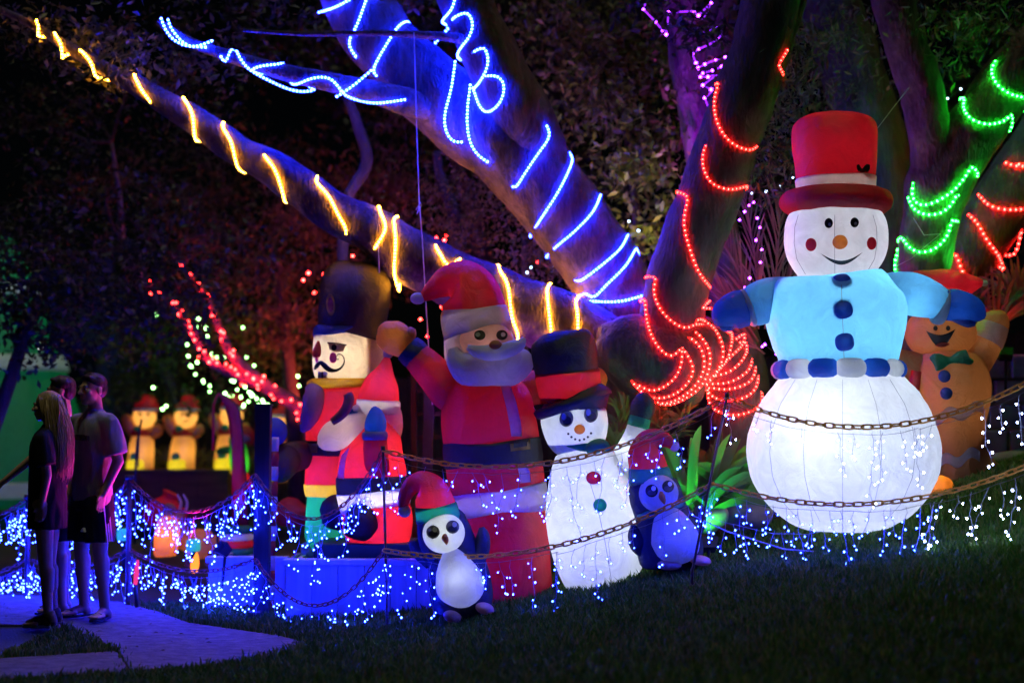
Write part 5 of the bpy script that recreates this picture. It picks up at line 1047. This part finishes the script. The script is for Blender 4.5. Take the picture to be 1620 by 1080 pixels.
# red feather banner
F = Fig('feather_banner', 372, 830, 13.6, 'tall red feather banner curling over at the top', 'banner'); BAN = fabric('banner_red', (.55, .012, .04), .5)
T = [(343, 624), (352, 634), (361, 660), (366, 700), (367, 760), (366, 830)]; B = [(346, 621), (364, 632), (378, 652), (384, 700), (388, 760), (392, 830)]; A1, A2 = crom(T, 5), crom(B, 5); V, Fc = [], []
for i in range(len(A1)):
    for k in range(5): t = k / 4; x, y = A1[i] * (1 - t) + A2[i] * t; V.append(P(x, y, 13.6 + .02 * math.sin(k * 2.1 + y * .05)))
Fc = [(i * 5 + k, i * 5 + k + 1, (i + 1) * 5 + k + 1, (i + 1) * 5 + k) for i in range(len(A1) - 1) for k in range(4)]; o = mkw('cloth', V, Fc, BAN, F.root); sm = o.modifiers.new('thick', 'SOLIDIFY'); sm.thickness = .006
V, Fc = wire_geo([P(392, 850, 13.62)] + [P(x + .5, y, 13.62) for x, y in A2[::-1]], .01, 6); mkw('pole', V, Fc, BLK, F.root); V, Fc = wire_geo([P(345, 622, 13.6), P(338, 640, 13.6), P(337, 712, 13.6)], .012, 6); mkw('ribbon', V, Fc, BAN, F.root)
F = Fig('solar_stake_light', 217, 800, 14.5, 'thin dark forked stake in front of the leftmost teddy lamp', 'stake'); 
V, Fc = wire_geo([P(213, 860, 14.5), P(214, 745, 14.5), P(217, 700, 14.5), P(224, 663, 14.5)], .012, 6); mkw('stem', V, Fc, BLK, F.root); V, Fc = wire_geo([P(218, 740, 14.5), P(220, 690, 14.5), P(223, 664, 14.5)], .008, 6); mkw('stem', V, Fc, BLK, F.root)
for x, y, lb in ((196, 845, 'teal glowing drum lamp near the round stake'), (306, 862, 'teal glowing drum lamp behind the middle chain sag')):
    F = Fig('drum_lamp', x, y + 10, 12.8, lb, 'lamp', 'teal drum lamps'); F.tube('shade', [(x, y + 9, 9), (x, y + 6, 11), (x, y - 6, 11), (x, y - 9, 9)], fabric('moulded_sea', (.05, .45, .42), .6), 18, 3, True); F.lamp(x, y, .5, (.7, 1, .95)); F.tube('stem', [(x, y + 60, 4), (x, y + 8, 4)], BLK, 10, 1, True)
F = Fig('orange_lantern', 264, 880, 13.2, 'orange glowing lantern figure behind the left icicle lights', 'lamp'); F.tube('body', [(262, 880, 12), (262, 875, 18), (264, 845, 19), (266, 822, 15), (266, 814, 6)], ORANGE, 22, 4, True); F.lamp(264, 848, 2.4, (1, .7, .25)); F.ball('head', 268, 806, 11, 11, BROWN)
F = Fig('reindeer_inflatable', 318, 890, 13.4, 'brown reindeer inflatable lying behind the left icicle lights', 'inflatable'); F.tube('body', [(288, 868, 8), (296, 862, 20), (316, 860, 24), (336, 862, 20), (345, 868, 8)], BROWN, 22, 4, True); F.tube('neck', [(296, 858, 12), (288, 838, 11), (282, 822, 9)], BROWN, 16, 4, True); F.ball('head', 278, 816, 15, 10, BROWN); F.ball('nose', 264, 818, 4, 4, RED); F.lamp(312, 860, 1.2, (1, .6, .3))
for s in (0, 10): F.tube('antler', [(284 + s, 808, 2.5), (286 + s, 794, 2.5), (280 + s, 782, 1.5)], CREAM, 8, 4, True)
for x in (300, 332): F.tube('leg', [(x, 870, 8), (x, 885, 7), (x - 2, 896, 6)], BROWN, 12, 3, True)
F = Fig('striped_gift', 372, 890, 12.6, 'striped red white and green gift stack beside the dark post', 'gift')
for k, y in enumerate(range(832, 890, 11)): F.tube('layer', [(374, y + 11, 22), (374, y + 9, 25), (374, y + 3, 25), (374, y, 22)], (GREEN, WHITE, RED)[k % 3], 20, 2, True, sup=3)
F.lamp(374, 858, .9, (1, .9, .8))
F = Fig('red_sack', 262, 822, 15, 'plump red sack behind the left chain', 'sack'); F.tube('cloth', [(262, 830, 24), (262, 815, 34), (264, 800, 28), (268, 788, 12), (272, 780, 16)], RED, 22, 4, True, 6, .05); F.lamp(262, 808, .5, (1, .8, .6))
F = Fig('red_sack', 462, 830, 13.5, 'plump red sack right of the striped pole', 'sack'); F.tube('cloth', [(462, 830, 20), (462, 812, 28), (462, 798, 22), (464, 788, 8)], RED, 22, 4, True, 6, .05)
F = Fig('flame_stake_lamp', 308, 905, 11.9, 'thin orange flame stake lamp under the middle chain', 'lamp'); F.tube('flame', [(307, 905, 5), (308, 892, 7), (310, 880, 4), (311, 873, 1)], emis('flame', (1, .22, .03), 2.2), 12, 4, True); F.tube('stem', [(307, 950, 3), (307, 904, 3)], BLK, 8, 1, True)
F = Fig('pink_stake_lamp', 216, 920, 11.2, 'thin pink stake lamp under the left chain', 'lamp'); F.tube('tube', [(214, 925, 3), (216, 905, 4), (218, 885, 2)], emis('pink_glow', (1, .05, .3), .9), 10, 3, True); F.tube('stem', [(216, 960, 3), (214, 924, 3)], BLK, 8, 1, True)
# ------------------------------------------------------------------ people
SKIN = pm('skin', (.50, .30, .22), .55, var=.08, scale=20, bump=.05, spec=.35)
HAIRD = pm('hair_dark', (.035, .022, .015), .5, var=.4, scale=30, bump=.6, stretch=(1, 1, .1)); HAIRB = pm('hair_blond', (.42, .28, .14), .4, var=.35, scale=40, stretch=(1, 1, .05), bump=.2)
def cloth(name, col): return pm(name, col, .85, var=.15, scale=7, bump=.55, dist=.03, stretch=(1.5, 1.5, .5), spec=.2)
def caps(a, ra, b, rb, seg=14, flat=1.0):
    a, b = Vector(a), Vector(b); d = b - a; L = max(d.length, 1e-5); w = d / L; pts, rs = [], []
    for k in (0, .35, .7, .92, 1): pts.append(a - w * ra * math.cos(k * math.pi / 2)); rs.append(max(1e-4, ra * math.sin(k * math.pi / 2)))
    for k in (.25, .5, .75): pts.append(a + d * k); rs.append(ra + (rb - ra) * k)
    for k in (1, .92, .7, .35, 0): pts.append(b + w * rb * math.cos(k * math.pi / 2)); rs.append(max(1e-4, rb * math.sin(k * math.pi / 2)))
    return wire_geo(pts, rs, seg)
def remesh(geos, vox, smooth=4, fac=.5):
    mb = MB()
    for g in geos: mb.add(g)
    me = bpy.data.meshes.new('tmp'); me.from_pydata([tuple(v) for v in mb.V], [], mb.F); o = bpy.data.objects.new('tmp', me); COL.objects.link(o)
    m = o.modifiers.new('r', 'REMESH'); m.mode = 'VOXEL'; m.voxel_size = vox
    if smooth: s = o.modifiers.new('s', 'SMOOTH'); s.iterations = smooth; s.factor = fac
    dg = bpy.context.evaluated_depsgraph_get(); out = bpy.data.meshes.new_from_object(o.evaluated_get(dg)); bpy.data.objects.remove(o); return out
def part(name, me, mat, root):
    me.name = name; me.materials.clear(); me.materials.append(mat); me.polygons.foreach_set('use_smooth', [True] * len(me.polygons)); o = bpy.data.objects.new(name, me); COL.objects.link(o); o.parent = root; return o
def folds(me, amp=.007, fx=9.0, fz=3.2):
    """push cloth into soft vertical and slanting creases"""
    co = np.zeros(len(me.vertices) * 3); me.vertices.foreach_get('co', co); co = co.reshape(-1, 3); nr = np.array([v.normal[:] for v in me.vertices]); out = co.copy()
    for i, p in enumerate(co):
        q = Vector((p[0] * fx, p[1] * fx, p[2] * fz + p[0] * 3)); n_ = noise.noise(q) + .5 * noise.noise(q * 2.3); out[i] += nr[i] * amp * (1 - abs(n_) * 2.2)
    me.vertices.foreach_set('co', out.ravel()); me.update(); return me
def tub(rows, seg=24, n=4): return tube_geo(rows, seg, n, True)
def hand(w, d, side, curl=.5, s=1.0):
    """palm and five bent fingers hanging along d from the wrist; the thumb leaves the palm's side"""
    s = s * .86; d = Vector(d).normalized(); x = Vector((0, -1, 0)); x = (x - d * x.dot(d)); x = x.normalized() if x.length > .1 else Vector((1, 0, 0)); nn = d.cross(x) * side; g = [caps(w, .021 * s, w + d * .03 * s, .019 * s)]
    for k in range(4): g.append(caps(w + d * .02 * s + x * ((1.5 - k) * .010 * s), .0125 * s, w + d * .088 * s + x * ((1.5 - k) * .019 * s), .0112 * s))
    for k, l in enumerate((.070, .082, .076, .060)):
        b = w + d * .090 * s + x * ((1.5 - k) * .021 * s); d1 = (d + nn * curl * .35 + x * (1.5 - k) * .05).normalized(); m_ = b + d1 * l * .5 * s; d2 = (d + nn * curl * .9).normalized(); e = m_ + d2 * l * .3 * s; f = e + (d + nn * curl * 1.5).normalized() * l * .2 * s
        g += [caps(b, .0092 * s, m_, .0085 * s, 8), caps(m_, .0085 * s, e, .0078 * s, 8), caps(e, .0078 * s, f, .007 * s, 8)]
    t0 = w + d * .025 * s + x * .022 * s; t1 = t0 + (d * .7 + x * .75 + nn * .25).normalized() * .042 * s; t2 = t1 + (d + x * .15 + nn * .3).normalized() * .03 * s
    return g + [caps(t0, .012 * s, t1, .010 * s, 8), caps(t1, .010 * s, t2, .008 * s, 8)]
def head_geo(c, s=1.0, fem=False):
    c = Vector(c); E = ellipsoid_geo; k = s
    g = [E(c + Vector((0, .012, .03)) * k, .074 * k, .094 * k, .085 * k), E(c + Vector((0, -.025, -.035)) * k, .058 * k, .066 * k, .078 * k), E(c + Vector((0, -.055, -.085)) * k, .034 * k, .03 * k, .026 * k),
         caps(c + Vector((0, -.092, .012)) * k, .009 * k, c + Vector((0, -.112, -.024)) * k, .0125 * k), E(c + Vector((.014, -.096, -.026)) * k, .010 * k, .012 * k, .008 * k, 12, 8), E(c + Vector((-.014, -.096, -.026)) * k, .010 * k, .012 * k, .008 * k, 12, 8),
         caps(c + Vector((-.035, -.084, .022)) * k, .012 * k, c + Vector((.035, -.084, .022)) * k, .012 * k), caps(c + Vector((-.018, -.088, -.052)) * k, .008 * k, c + Vector((.018, -.088, -.052)) * k, .008 * k), caps(c + Vector((-.015, -.086, -.064)) * k, .009 * k, c + Vector((.015, -.086, -.064)) * k, .009 * k)]
    for sx in (-1, 1): g += [E(c + Vector((sx * .077, .012, -.012)) * k, .010 * k, .020 * k, .032 * k, 14, 10), E(c + Vector((sx * .042, -.062, -.018)) * k, .024 * k, .024 * k, .022 * k, 14, 10)]
    g.append(caps(c + Vector((0, .02, -.05)) * k, .05 * k, c + Vector((0, .035, -.17)) * k, .056 * k)); return g
def eyes(root, c, s=1.0):
    W = pm('eye_white', (.6, .58, .55), .3, bump=0); I = pm('iris', (.03, .02, .015), .2, bump=0); B = HAIRD
    for sx in (-1, 1):
        e = Vector(c) + Vector((sx * .031, -.0805, .002)) * s; V, Fc = ellipsoid_geo(e, .014 * s, .010 * s, .0075 * s, 14, 8); o = mk('eye', V, Fc, W, root); V, Fc = ellipsoid_geo(e + Vector((0, -.0075, 0)) * s, .006 * s, .004 * s, .006 * s, 12, 6); mk('iris', V, Fc, I, o)
        V, Fc = wire_geo([Vector(c) + Vector((sx * .014, -.093, .024)) * s, Vector(c) + Vector((sx * .032, -.093, .031)) * s, Vector(c) + Vector((sx * .05, -.078, .024)) * s], [.003, .0045, .002], 6); mk('eyebrow', V, Fc, B, root)
    V, Fc = wire_geo([Vector(c) + Vector((-.022, -.088, -.058)) * s, Vector(c) + Vector((0, -.0985, -.0575)) * s, Vector(c) + Vector((.022, -.088, -.058)) * s], [.001, .003, .001], 6); mk('lips', V, Fc, pm('lips', (.38, .15, .13), .5, bump=0), root)
def short_hair(root, c, s, mat):
    c = Vector(c); g = [ellipsoid_geo(c + Vector((0, .022, .055)) * s, .082 * s, .094 * s, .074 * s), ellipsoid_geo(c + Vector((0, .058, .01)) * s, .074 * s, .058 * s, .075 * s)]
    for k in range(46):
        a = random.uniform(0, 6.28); r_ = random.uniform(0, 1); p = c + Vector((.062 * r_ * math.cos(a), .02 + .075 * r_ * math.sin(a), .115 - .035 * r_ * r_)) * s; g.append(caps(p, .013 * s, p + Vector((random.uniform(-.012, .012), -.02, .012)) * s, .006 * s, 8))
    g += [caps(c + Vector((sx * .045, -.055, .090)) * s, .014 * s, c + Vector((0, -.068, .098)) * s, .013 * s, 8) for sx in (-1, 1)]
    return part('hair', remesh(g, .007, 2), mat, root)
def person(label, loc, rz, H, joints, build):
    root = bpy.data.objects.new('person', None); COL.objects.link(root); root.location = loc; root.rotation_euler = (0, 0, R(rz)); root['_o'] = tuple(loc); tag(root, label, 'person', 'people watching the display'); build(root, H / 1.8); return root
def legs(s, L, Rr, hipw=.095, thick=1.0):
    """L, Rr: (knee, ankle, toe direction) in 1.8 m units, forward is -Y"""
    g = []
    for sx, (kn, an, to) in ((-1, L), (1, Rr)):
        hip = Vector((sx * hipw, 0, .93)) * s; kn = Vector(kn) * s; an = Vector(an) * s; to = Vector(to).normalized()
        g += [caps(hip, .088 * s * thick, kn, .056 * s * thick), caps(kn, .055 * s * thick, an, .037 * s * thick), caps(kn.lerp(an, .18) + Vector((0, .018, 0)) * s, .050 * s * thick, kn.lerp(an, .5) + Vector((0, .012, 0)) * s, .044 * s * thick), caps(kn + Vector((0, -.016, 0)) * s, .042 * s, kn + Vector((0, -.012, -.03)) * s, .04 * s)]
        heel = an + Vector((0, .025, -.045)) * s; ball = an + to * .13 * s + Vector((0, 0, -.052)) * s
        g += [caps(heel, .034 * s, an + Vector((0, 0, -.02)) * s, .036 * s), caps(an + Vector((0, 0, -.02)) * s, .034 * s, ball, .027 * s)]; side = to.cross(Vector((0, 0, 1))).normalized()
        for k in range(5): b = ball + side * ((k - 2) * .017 * s); g.append(caps(b - to * .05 * s, .018 * s, b + to * (.045 - abs(k - 1) * .008) * s, .0115 * s, 8))
    return g
def sole(root, an, to, s, mat, name='sandal', th=.018):
    an = Vector(an) * s; to = Vector(to).normalized(); side = to.cross(Vector((0, 0, 1))).normalized(); V, Fc, out = [], [], []
    for k in range(22):
        t = 2 * math.pi * k / 22; l = .052 + math.cos(t) * .142; w = math.sin(t) * (.048 if math.cos(t) > 0 else .036); out.append(an + to * l * s + side * w * s)
    for z in (.002, th): V += [Vector((p.x, p.y, z)) for p in out]
    Fc = [tuple(range(22))[::-1], tuple(range(22, 44))] + [(k, (k + 1) % 22, 22 + (k + 1) % 22, 22 + k) for k in range(22)]; o = mk(name, V, Fc, mat, root, False)
    b = an + to * .10 * s; V, Fc = wire_geo([Vector((b.x, b.y, th)) + side * .045 * s, Vector((b.x, b.y, .05 * s)) + side * .03 * s, Vector((b.x, b.y, .058 * s)) + to * .03 * s, Vector((b.x, b.y, .05 * s)) - side * .03 * s, Vector((b.x, b.y, th)) - side * .045 * s], .006, 6); mk('strap', V, Fc, mat, o)
def tshirt(s, sh=.19, bottom=.84, w=.165, d=.115, arms=(), chest=.12, slr=.072):
    g = [tub([(0, .0, bottom * s, w * s * .98, d * s * 1.04), (0, 0, (bottom + .2) * s, w * s * .97, d * s), (0, -.005, 1.25 * s, w * 1.06 * s, chest * s * 1.02), (0, .0, 1.40 * s, w * 1.08 * s, chest * s * .92), (0, .012, 1.48 * s, .12 * s, .075 * s), (0, .016, 1.525 * s, .066 * s, .058 * s)])]
    for a, b, sx in arms:
        a, b = Vector(a) * s, Vector(b) * s; g += [caps(Vector((sx * .10, .01, 1.44)) * s, .068 * s, a, .066 * s), tub([tuple(a) + (.064 * s, .068 * s), tuple(a.lerp(b, .5)) + (.068 * s, slr * s), tuple(b) + (.07 * s, slr * 1.05 * s)], 18, 3)]
    return g
random.seed(11)
# young man in grey T-shirt, three-quarter towards the left
def b1(root, s):
    c = Vector((0.0, -.015, 1.672)) * s; sh = (-.19, .19)
    armL = (Vector((.195, .005, 1.43)), Vector((.235, .05, 1.15)), Vector((.195, -.04, .92))); armR = (Vector((-.195, .005, 1.43)), Vector((-.235, .04, 1.15)), Vector((-.205, -.05, .90)))
    Lg = ((-.11, -.01, .50), (-.12, .03, .085), (-.25, -1, 0)); Rg = ((.115, -.01, .50), (.13, .03, .085), (.45, -1, 0))
    g = head_geo(c, s) + legs(s, Lg, Rg) + [tub([(0, 0, .86 * s, .14 * s, .10 * s), (0, 0, 1.1 * s, .135 * s, .09 * s), (0, 0, 1.35 * s, .155 * s, .10 * s), (0, .01, 1.47 * s, .09 * s, .06 * s), (0, .015, 1.53 * s, .055 * s, .052 * s)])]
    for (a, b, d), sd in ((armL, -1), (armR, 1)): g += [caps(a * s, .052 * s, b * s, .040 * s), caps(b * s, .042 * s, d * s, .028 * s)] + hand(d * s, (d - b) + Vector((0, 0, -.1)), sd, .5, s)
    part('body', remesh(g, .0065, 3), SKIN, root); eyes(root, c, s); short_hair(root, c, s, HAIRD)
    SH = cloth('tee_grey', (.26, .26, .28)); part('t_shirt', folds(remesh(tshirt(s, arms=((armL[0], armL[0].lerp(armL[1], .82), 1), (armR[0], armR[0].lerp(armR[1], .82), -1)), w=.172, d=.125, chest=.125, bottom=.86, slr=.08), .011, 4)), SH, root)
    BLKC = cloth('shorts_black', (.012, .012, .018)); sg = [tub([(0, 0, 1.0 * s, .155 * s, .115 * s), (0, 0, .90 * s, .172 * s, .125 * s), (0, 0, .80 * s, .17 * s, .12 * s)])]
    for sx in (-1, 1): sg.append(tub([(sx * .07 * s, 0, .88 * s, .10 * s, .118 * s), (sx * .095 * s, -.002, .70 * s, .105 * s, .112 * s), (sx * .108 * s, -.006, .56 * s, .105 * s, .108 * s)], 20, 3))
    so = part('shorts', folds(remesh(sg, .011, 3), .005), BLKC, root); ST = pm('stripe_white', (.75, .75, .8), .7, bump=0)
    for k in (-1, 0, 1):
        pts = [Vector((.170 + (.86 - z) * .19, -.005 + k * .020, z)) * s for z in (.90, .80, .70, .62, .57)]; V, Fc = [], []
        for p in pts: V += [p + Vector((.002, -.0055, 0)) * s, p + Vector((.002, .0055, 0)) * s, p + Vector((-.03, .0055, 0)) * s, p + Vector((-.03, -.0055, 0)) * s]
        for i in range(4):
            for j in range(4): Fc.append((i * 4 + j, i * 4 + (j + 1) % 4, i * 4 + 4 + (j + 1) % 4, i * 4 + 4 + j))
        mk('side_stripe', V, Fc, ST, so, False)
    for k in range(3):    # three slanted bars of the small leg emblem
        x0 = .055 + k * .014; h = .010 + k * .010; V = [(x0, 0, 0), (x0 + .011, 0, 0), (x0 + .011 - h * .45, 0, h), (x0 - h * .45, 0, h)]; V = [(Vector(v) + Vector((0, -.134, .64))) * s for v in V]; V += [v + Vector((0, .02, 0)) for v in V]
        mk('leg_emblem', V, [(0, 1, 2, 3), (7, 6, 5, 4), (0, 4, 5, 1), (1, 5, 6, 2), (2, 6, 7, 3), (3, 7, 4, 0)], ST, so, False)
    # arched row of worn dark letters and a faded badge on the chest
    PR = pm('worn_print', (.06, .05, .06), .8, bump=0); mb = MB()
    for k in range(9):
        a = (k - 4) * .1; x = math.sin(a) * .26; z = 1.305 + math.cos(a) * .1 - .1 + .0; w = .011; y = -.149 + x * x * .9
        for dx, z0, z1 in ((-w, 0, .04), (w, .0, .04)) : mb.box((x + dx - .003, y, z + z0), (x + dx + .003, y + .025, z + z1))
        if k % 3 != 1: mb.box((x - w, y, z + (.034 if k % 2 else .017)), (x + w, y + .025, z + (.04 if k % 2 else .023)))
    mb.V = [v * s for v in mb.V]; mk('chest_lettering', mb.V, mb.F, PR, root, False)
    for an, to in ((Lg[1], Lg[2]), (Rg[1], Rg[2])): sole(root, an, to, s, pm('sandal_black', (.012, .012, .014), .6), 'flip_flop')
def stand(px, py): return G(px, py, .03)
p1 = stand(143, 977); person('tall young man in grey t-shirt and black side-striped shorts', p1, -38, 1.80, None, b1)
# man behind, in dark tank top
def b2(root, s):
    c = Vector((0, -.015, 1.672)) * s; armL = (Vector((.19, .005, 1.43)), Vector((.22, .05, 1.15)), Vector((.21, -.01, .92))); armR = (Vector((-.19, .005, 1.43)), Vector((-.22, .05, 1.15)), Vector((-.21, -.01, .92)))
    Lg = ((-.10, 0, .50), (-.10, .03, .085), (-.1, -1, 0)); Rg = ((.10, 0, .50), (.10, .03, .085), (.1, -1, 0))
    g = head_geo(c, s) + legs(s, Lg, Rg) + [tub([(0, 0, .86 * s, .14 * s, .10 * s), (0, 0, 1.1 * s, .135 * s, .09 * s), (0, 0, 1.35 * s, .16 * s, .10 * s), (0, .01, 1.46 * s, .12 * s, .07 * s), (0, .015, 1.53 * s, .055 * s, .052 * s)])]
    for (a, b, d), sd in ((armL, -1), (armR, 1)): g += [caps(Vector((a.x * .5, a.y, a.z)) * s, .055 * s, a * s, .055 * s), caps(a * s, .052 * s, b * s, .040 * s), caps(b * s, .042 * s, d * s, .028 * s)] + hand(d * s, d - b, sd, .5, s)
    part('body', remesh(g, .009, 3), SKIN, root); eyes(root, c, s); short_hair(root, c, s, HAIRD)
    part('tank_top', remesh([tub([(0, 0, .86 * s, .168 * s, .12 * s), (0, 0, 1.1 * s, .16 * s, .115 * s), (0, 0, 1.32 * s, .172 * s, .122 * s), (0, .008, 1.44 * s, .13 * s, .09 * s), (0, .012, 1.475 * s, .10 * s, .078 * s)])], .012, 3), cloth('tank_black', (.014, .013, .018)), root)
    sg = [tub([(0, 0, 1.0 * s, .155 * s, .115 * s), (0, 0, .90 * s, .172 * s, .125 * s), (0, 0, .80 * s, .17 * s, .12 * s)])] + [tub([(sx * .07 * s, 0, .88 * s, .10 * s, .118 * s), (sx * .095 * s, 0, .70 * s, .105 * s, .112 * s), (sx * .1 * s, 0, .55 * s, .105 * s, .108 * s)], 20, 3) for sx in (-1, 1)]
    part('shorts', folds(remesh(sg, .011, 3), .005), cloth('shorts_navy', (.012, .014, .03)), root)
    for an, to in ((Lg[1], Lg[2]), (Rg[1], Rg[2])): sole(root, an, to, s, pm('sandal_black', (0,)*3), 'flip_flop')
p2 = stand(93, 968); person('dark haired man in black tank top half hidden behind the woman', p2, -78, 1.79, None, b2)
# woman in profile, long fair hair, oversized dark T-shirt
def b3(root, s):
    c = Vector((0, -.02, 1.665)) * s; armL = (Vector((.165, .01, 1.41)), Vector((.185, .06, 1.15)), Vector((.165, .015, .93))); armR = (Vector((-.165, .0, 1.41)), Vector((-.18, -.20, 1.26)), Vector((-.15, -.40, 1.09)))
    Lg = ((-.075, -.01, .50), (-.085, .03, .085), (-.15, -1, 0)); Rg = ((.08, .02, .50), (.08, .05, .085), (.1, -1, 0))
    g = head_geo(c, s * .97) + legs(s, Lg, Rg, .09, .97) + [tub([(0, 0, .86 * s, .15 * s, .105 * s), (0, 0, 1.08 * s, .12 * s, .085 * s), (0, 0, 1.32 * s, .135 * s, .095 * s), (0, .01, 1.45 * s, .08 * s, .055 * s), (0, .015, 1.53 * s, .048 * s, .046 * s)])]
    for (a, b, d), sd in ((armL, -1), (armR, 1)): g += [caps(a * s, .043 * s, b * s, .035 * s), caps(b * s, .036 * s, d * s, .024 * s)] + hand(d * s, d - b, sd, .6, s * .93)
    part('body', remesh(g, .0065, 3), SKIN, root); eyes(root, c, s * .97)
    part('t_shirt', folds(remesh(tshirt(s, .16, .74, .165, .135, ((armL[0], armL[0].lerp(armL[1], .72), 1), (armR[0], armR[0].lerp(armR[1], .72), -1)), .125, .078), .011, 4)), cloth('tee_black', (.013, .013, .02)), root)
    part('shorts', remesh([tub([(0, 0, 1.0 * s, .14 * s, .11 * s), (0, 0, .85 * s, .155 * s, .118 * s), (0, 0, .74 * s, .155 * s, .115 * s)])], .012, 3), cloth('shorts_black', (0,)*3), root)
    # hair: a cap and many long tapering locks
    g = [ellipsoid_geo(c + Vector((0, .02, .04)) * s, .082 * s, .100 * s, .086 * s), ellipsoid_geo(c + Vector((0, .055, -.05)) * s, .078 * s, .062 * s, .10 * s)]; hb = part('hair', remesh(g, .008, 2), HAIRB, root); mb = MB()
    for k in range(760):
        a = random.uniform(-.15, math.pi + .15); r_ = random.uniform(.85, 1.05); st = c + Vector((.078 * math.cos(a) * r_, .03 + .075 * math.sin(a) * r_, random.uniform(-.02, .06))) * s; L = random.uniform(.34, .56) * s; out = Vector((math.cos(a) * .05, .02 + math.sin(a) * .07, 0)) * s; pts, rs = [], []
        for i in range(7):
            t = i / 6; p = st + out * math.sin(t * 2.2) * .9 + Vector((random.uniform(-.006, .006), random.uniform(-.006, .006) + .03 * t * s, -L * t)); pts.append(p); rs.append(.0036 * s * (1 - .7 * t) + .0006)
        mb.add(wire_geo(pts, rs, 4))
    for k in range(260):
        sx = random.choice((-1, 1)); y0 = random.uniform(-.062, .09); L = random.uniform(.30, .52); pts = [c + Vector(v) * s for v in ((sx * .006, y0, .120 - abs(y0 - .02) * .35), (sx * .05, y0 + .012, .108 - abs(y0 - .02) * .4), (sx * .083, y0 + .03, .055), (sx * .09, y0 + .045, -.03), (sx * (.088 + random.uniform(0, .02)), y0 * .6 + .07, -.16), (sx * (.08 + random.uniform(0, .03)), y0 * .4 + .085, -.16 - L * .5), (sx * (.07 + random.uniform(0, .03)), y0 * .3 + .09, -.16 - L))]
        if y0 < -.03: pts = pts[:5]
        mb.add(wire_geo([p + Vector((random.uniform(-.004, .004), random.uniform(-.004, .004), 0)) for p in pts], [.0042 * (1 - .12 * i) for i in range(len(pts))], 4))
    o = mk('hair_locks', mb.V, mb.F, HAIRB, hb); o['kind'] = 'stuff'
    SN = pm('sneaker_pattern', (.10, .08, .05), .7, var=.8, scale=26, bump=.1); SO = pm('sneaker_sole', (.3, .3, .3), .6)
    for an, to in ((Lg[1], Lg[2]), (Rg[1], Rg[2])):
        an = Vector(an) * s; to = Vector(to).normalized(); me = remesh([caps(an + Vector((0, .03, -.04)) * s, .042 * s, an + Vector((0, .01, .01)) * s, .046 * s), caps(an + Vector((0, .02, -.04)) * s, .042 * s, an + to * .14 * s + Vector((0, 0, -.05)) * s, .034 * s), caps(an + to * .06 * s + Vector((0, 0, -.02)) * s, .034 * s, an + to * .12 * s + Vector((0, 0, -.045)) * s, .034 * s)], .008, 2); sn = part('sneaker', me, SN, root); sole(sn, Vector(an) / s, to, s, SO, 'sneaker_sole', .022)
p3 = stand(72, 990); person('woman with long fair hair in oversized black t-shirt seen in profile', p3, -92, 1.67, None, b3)
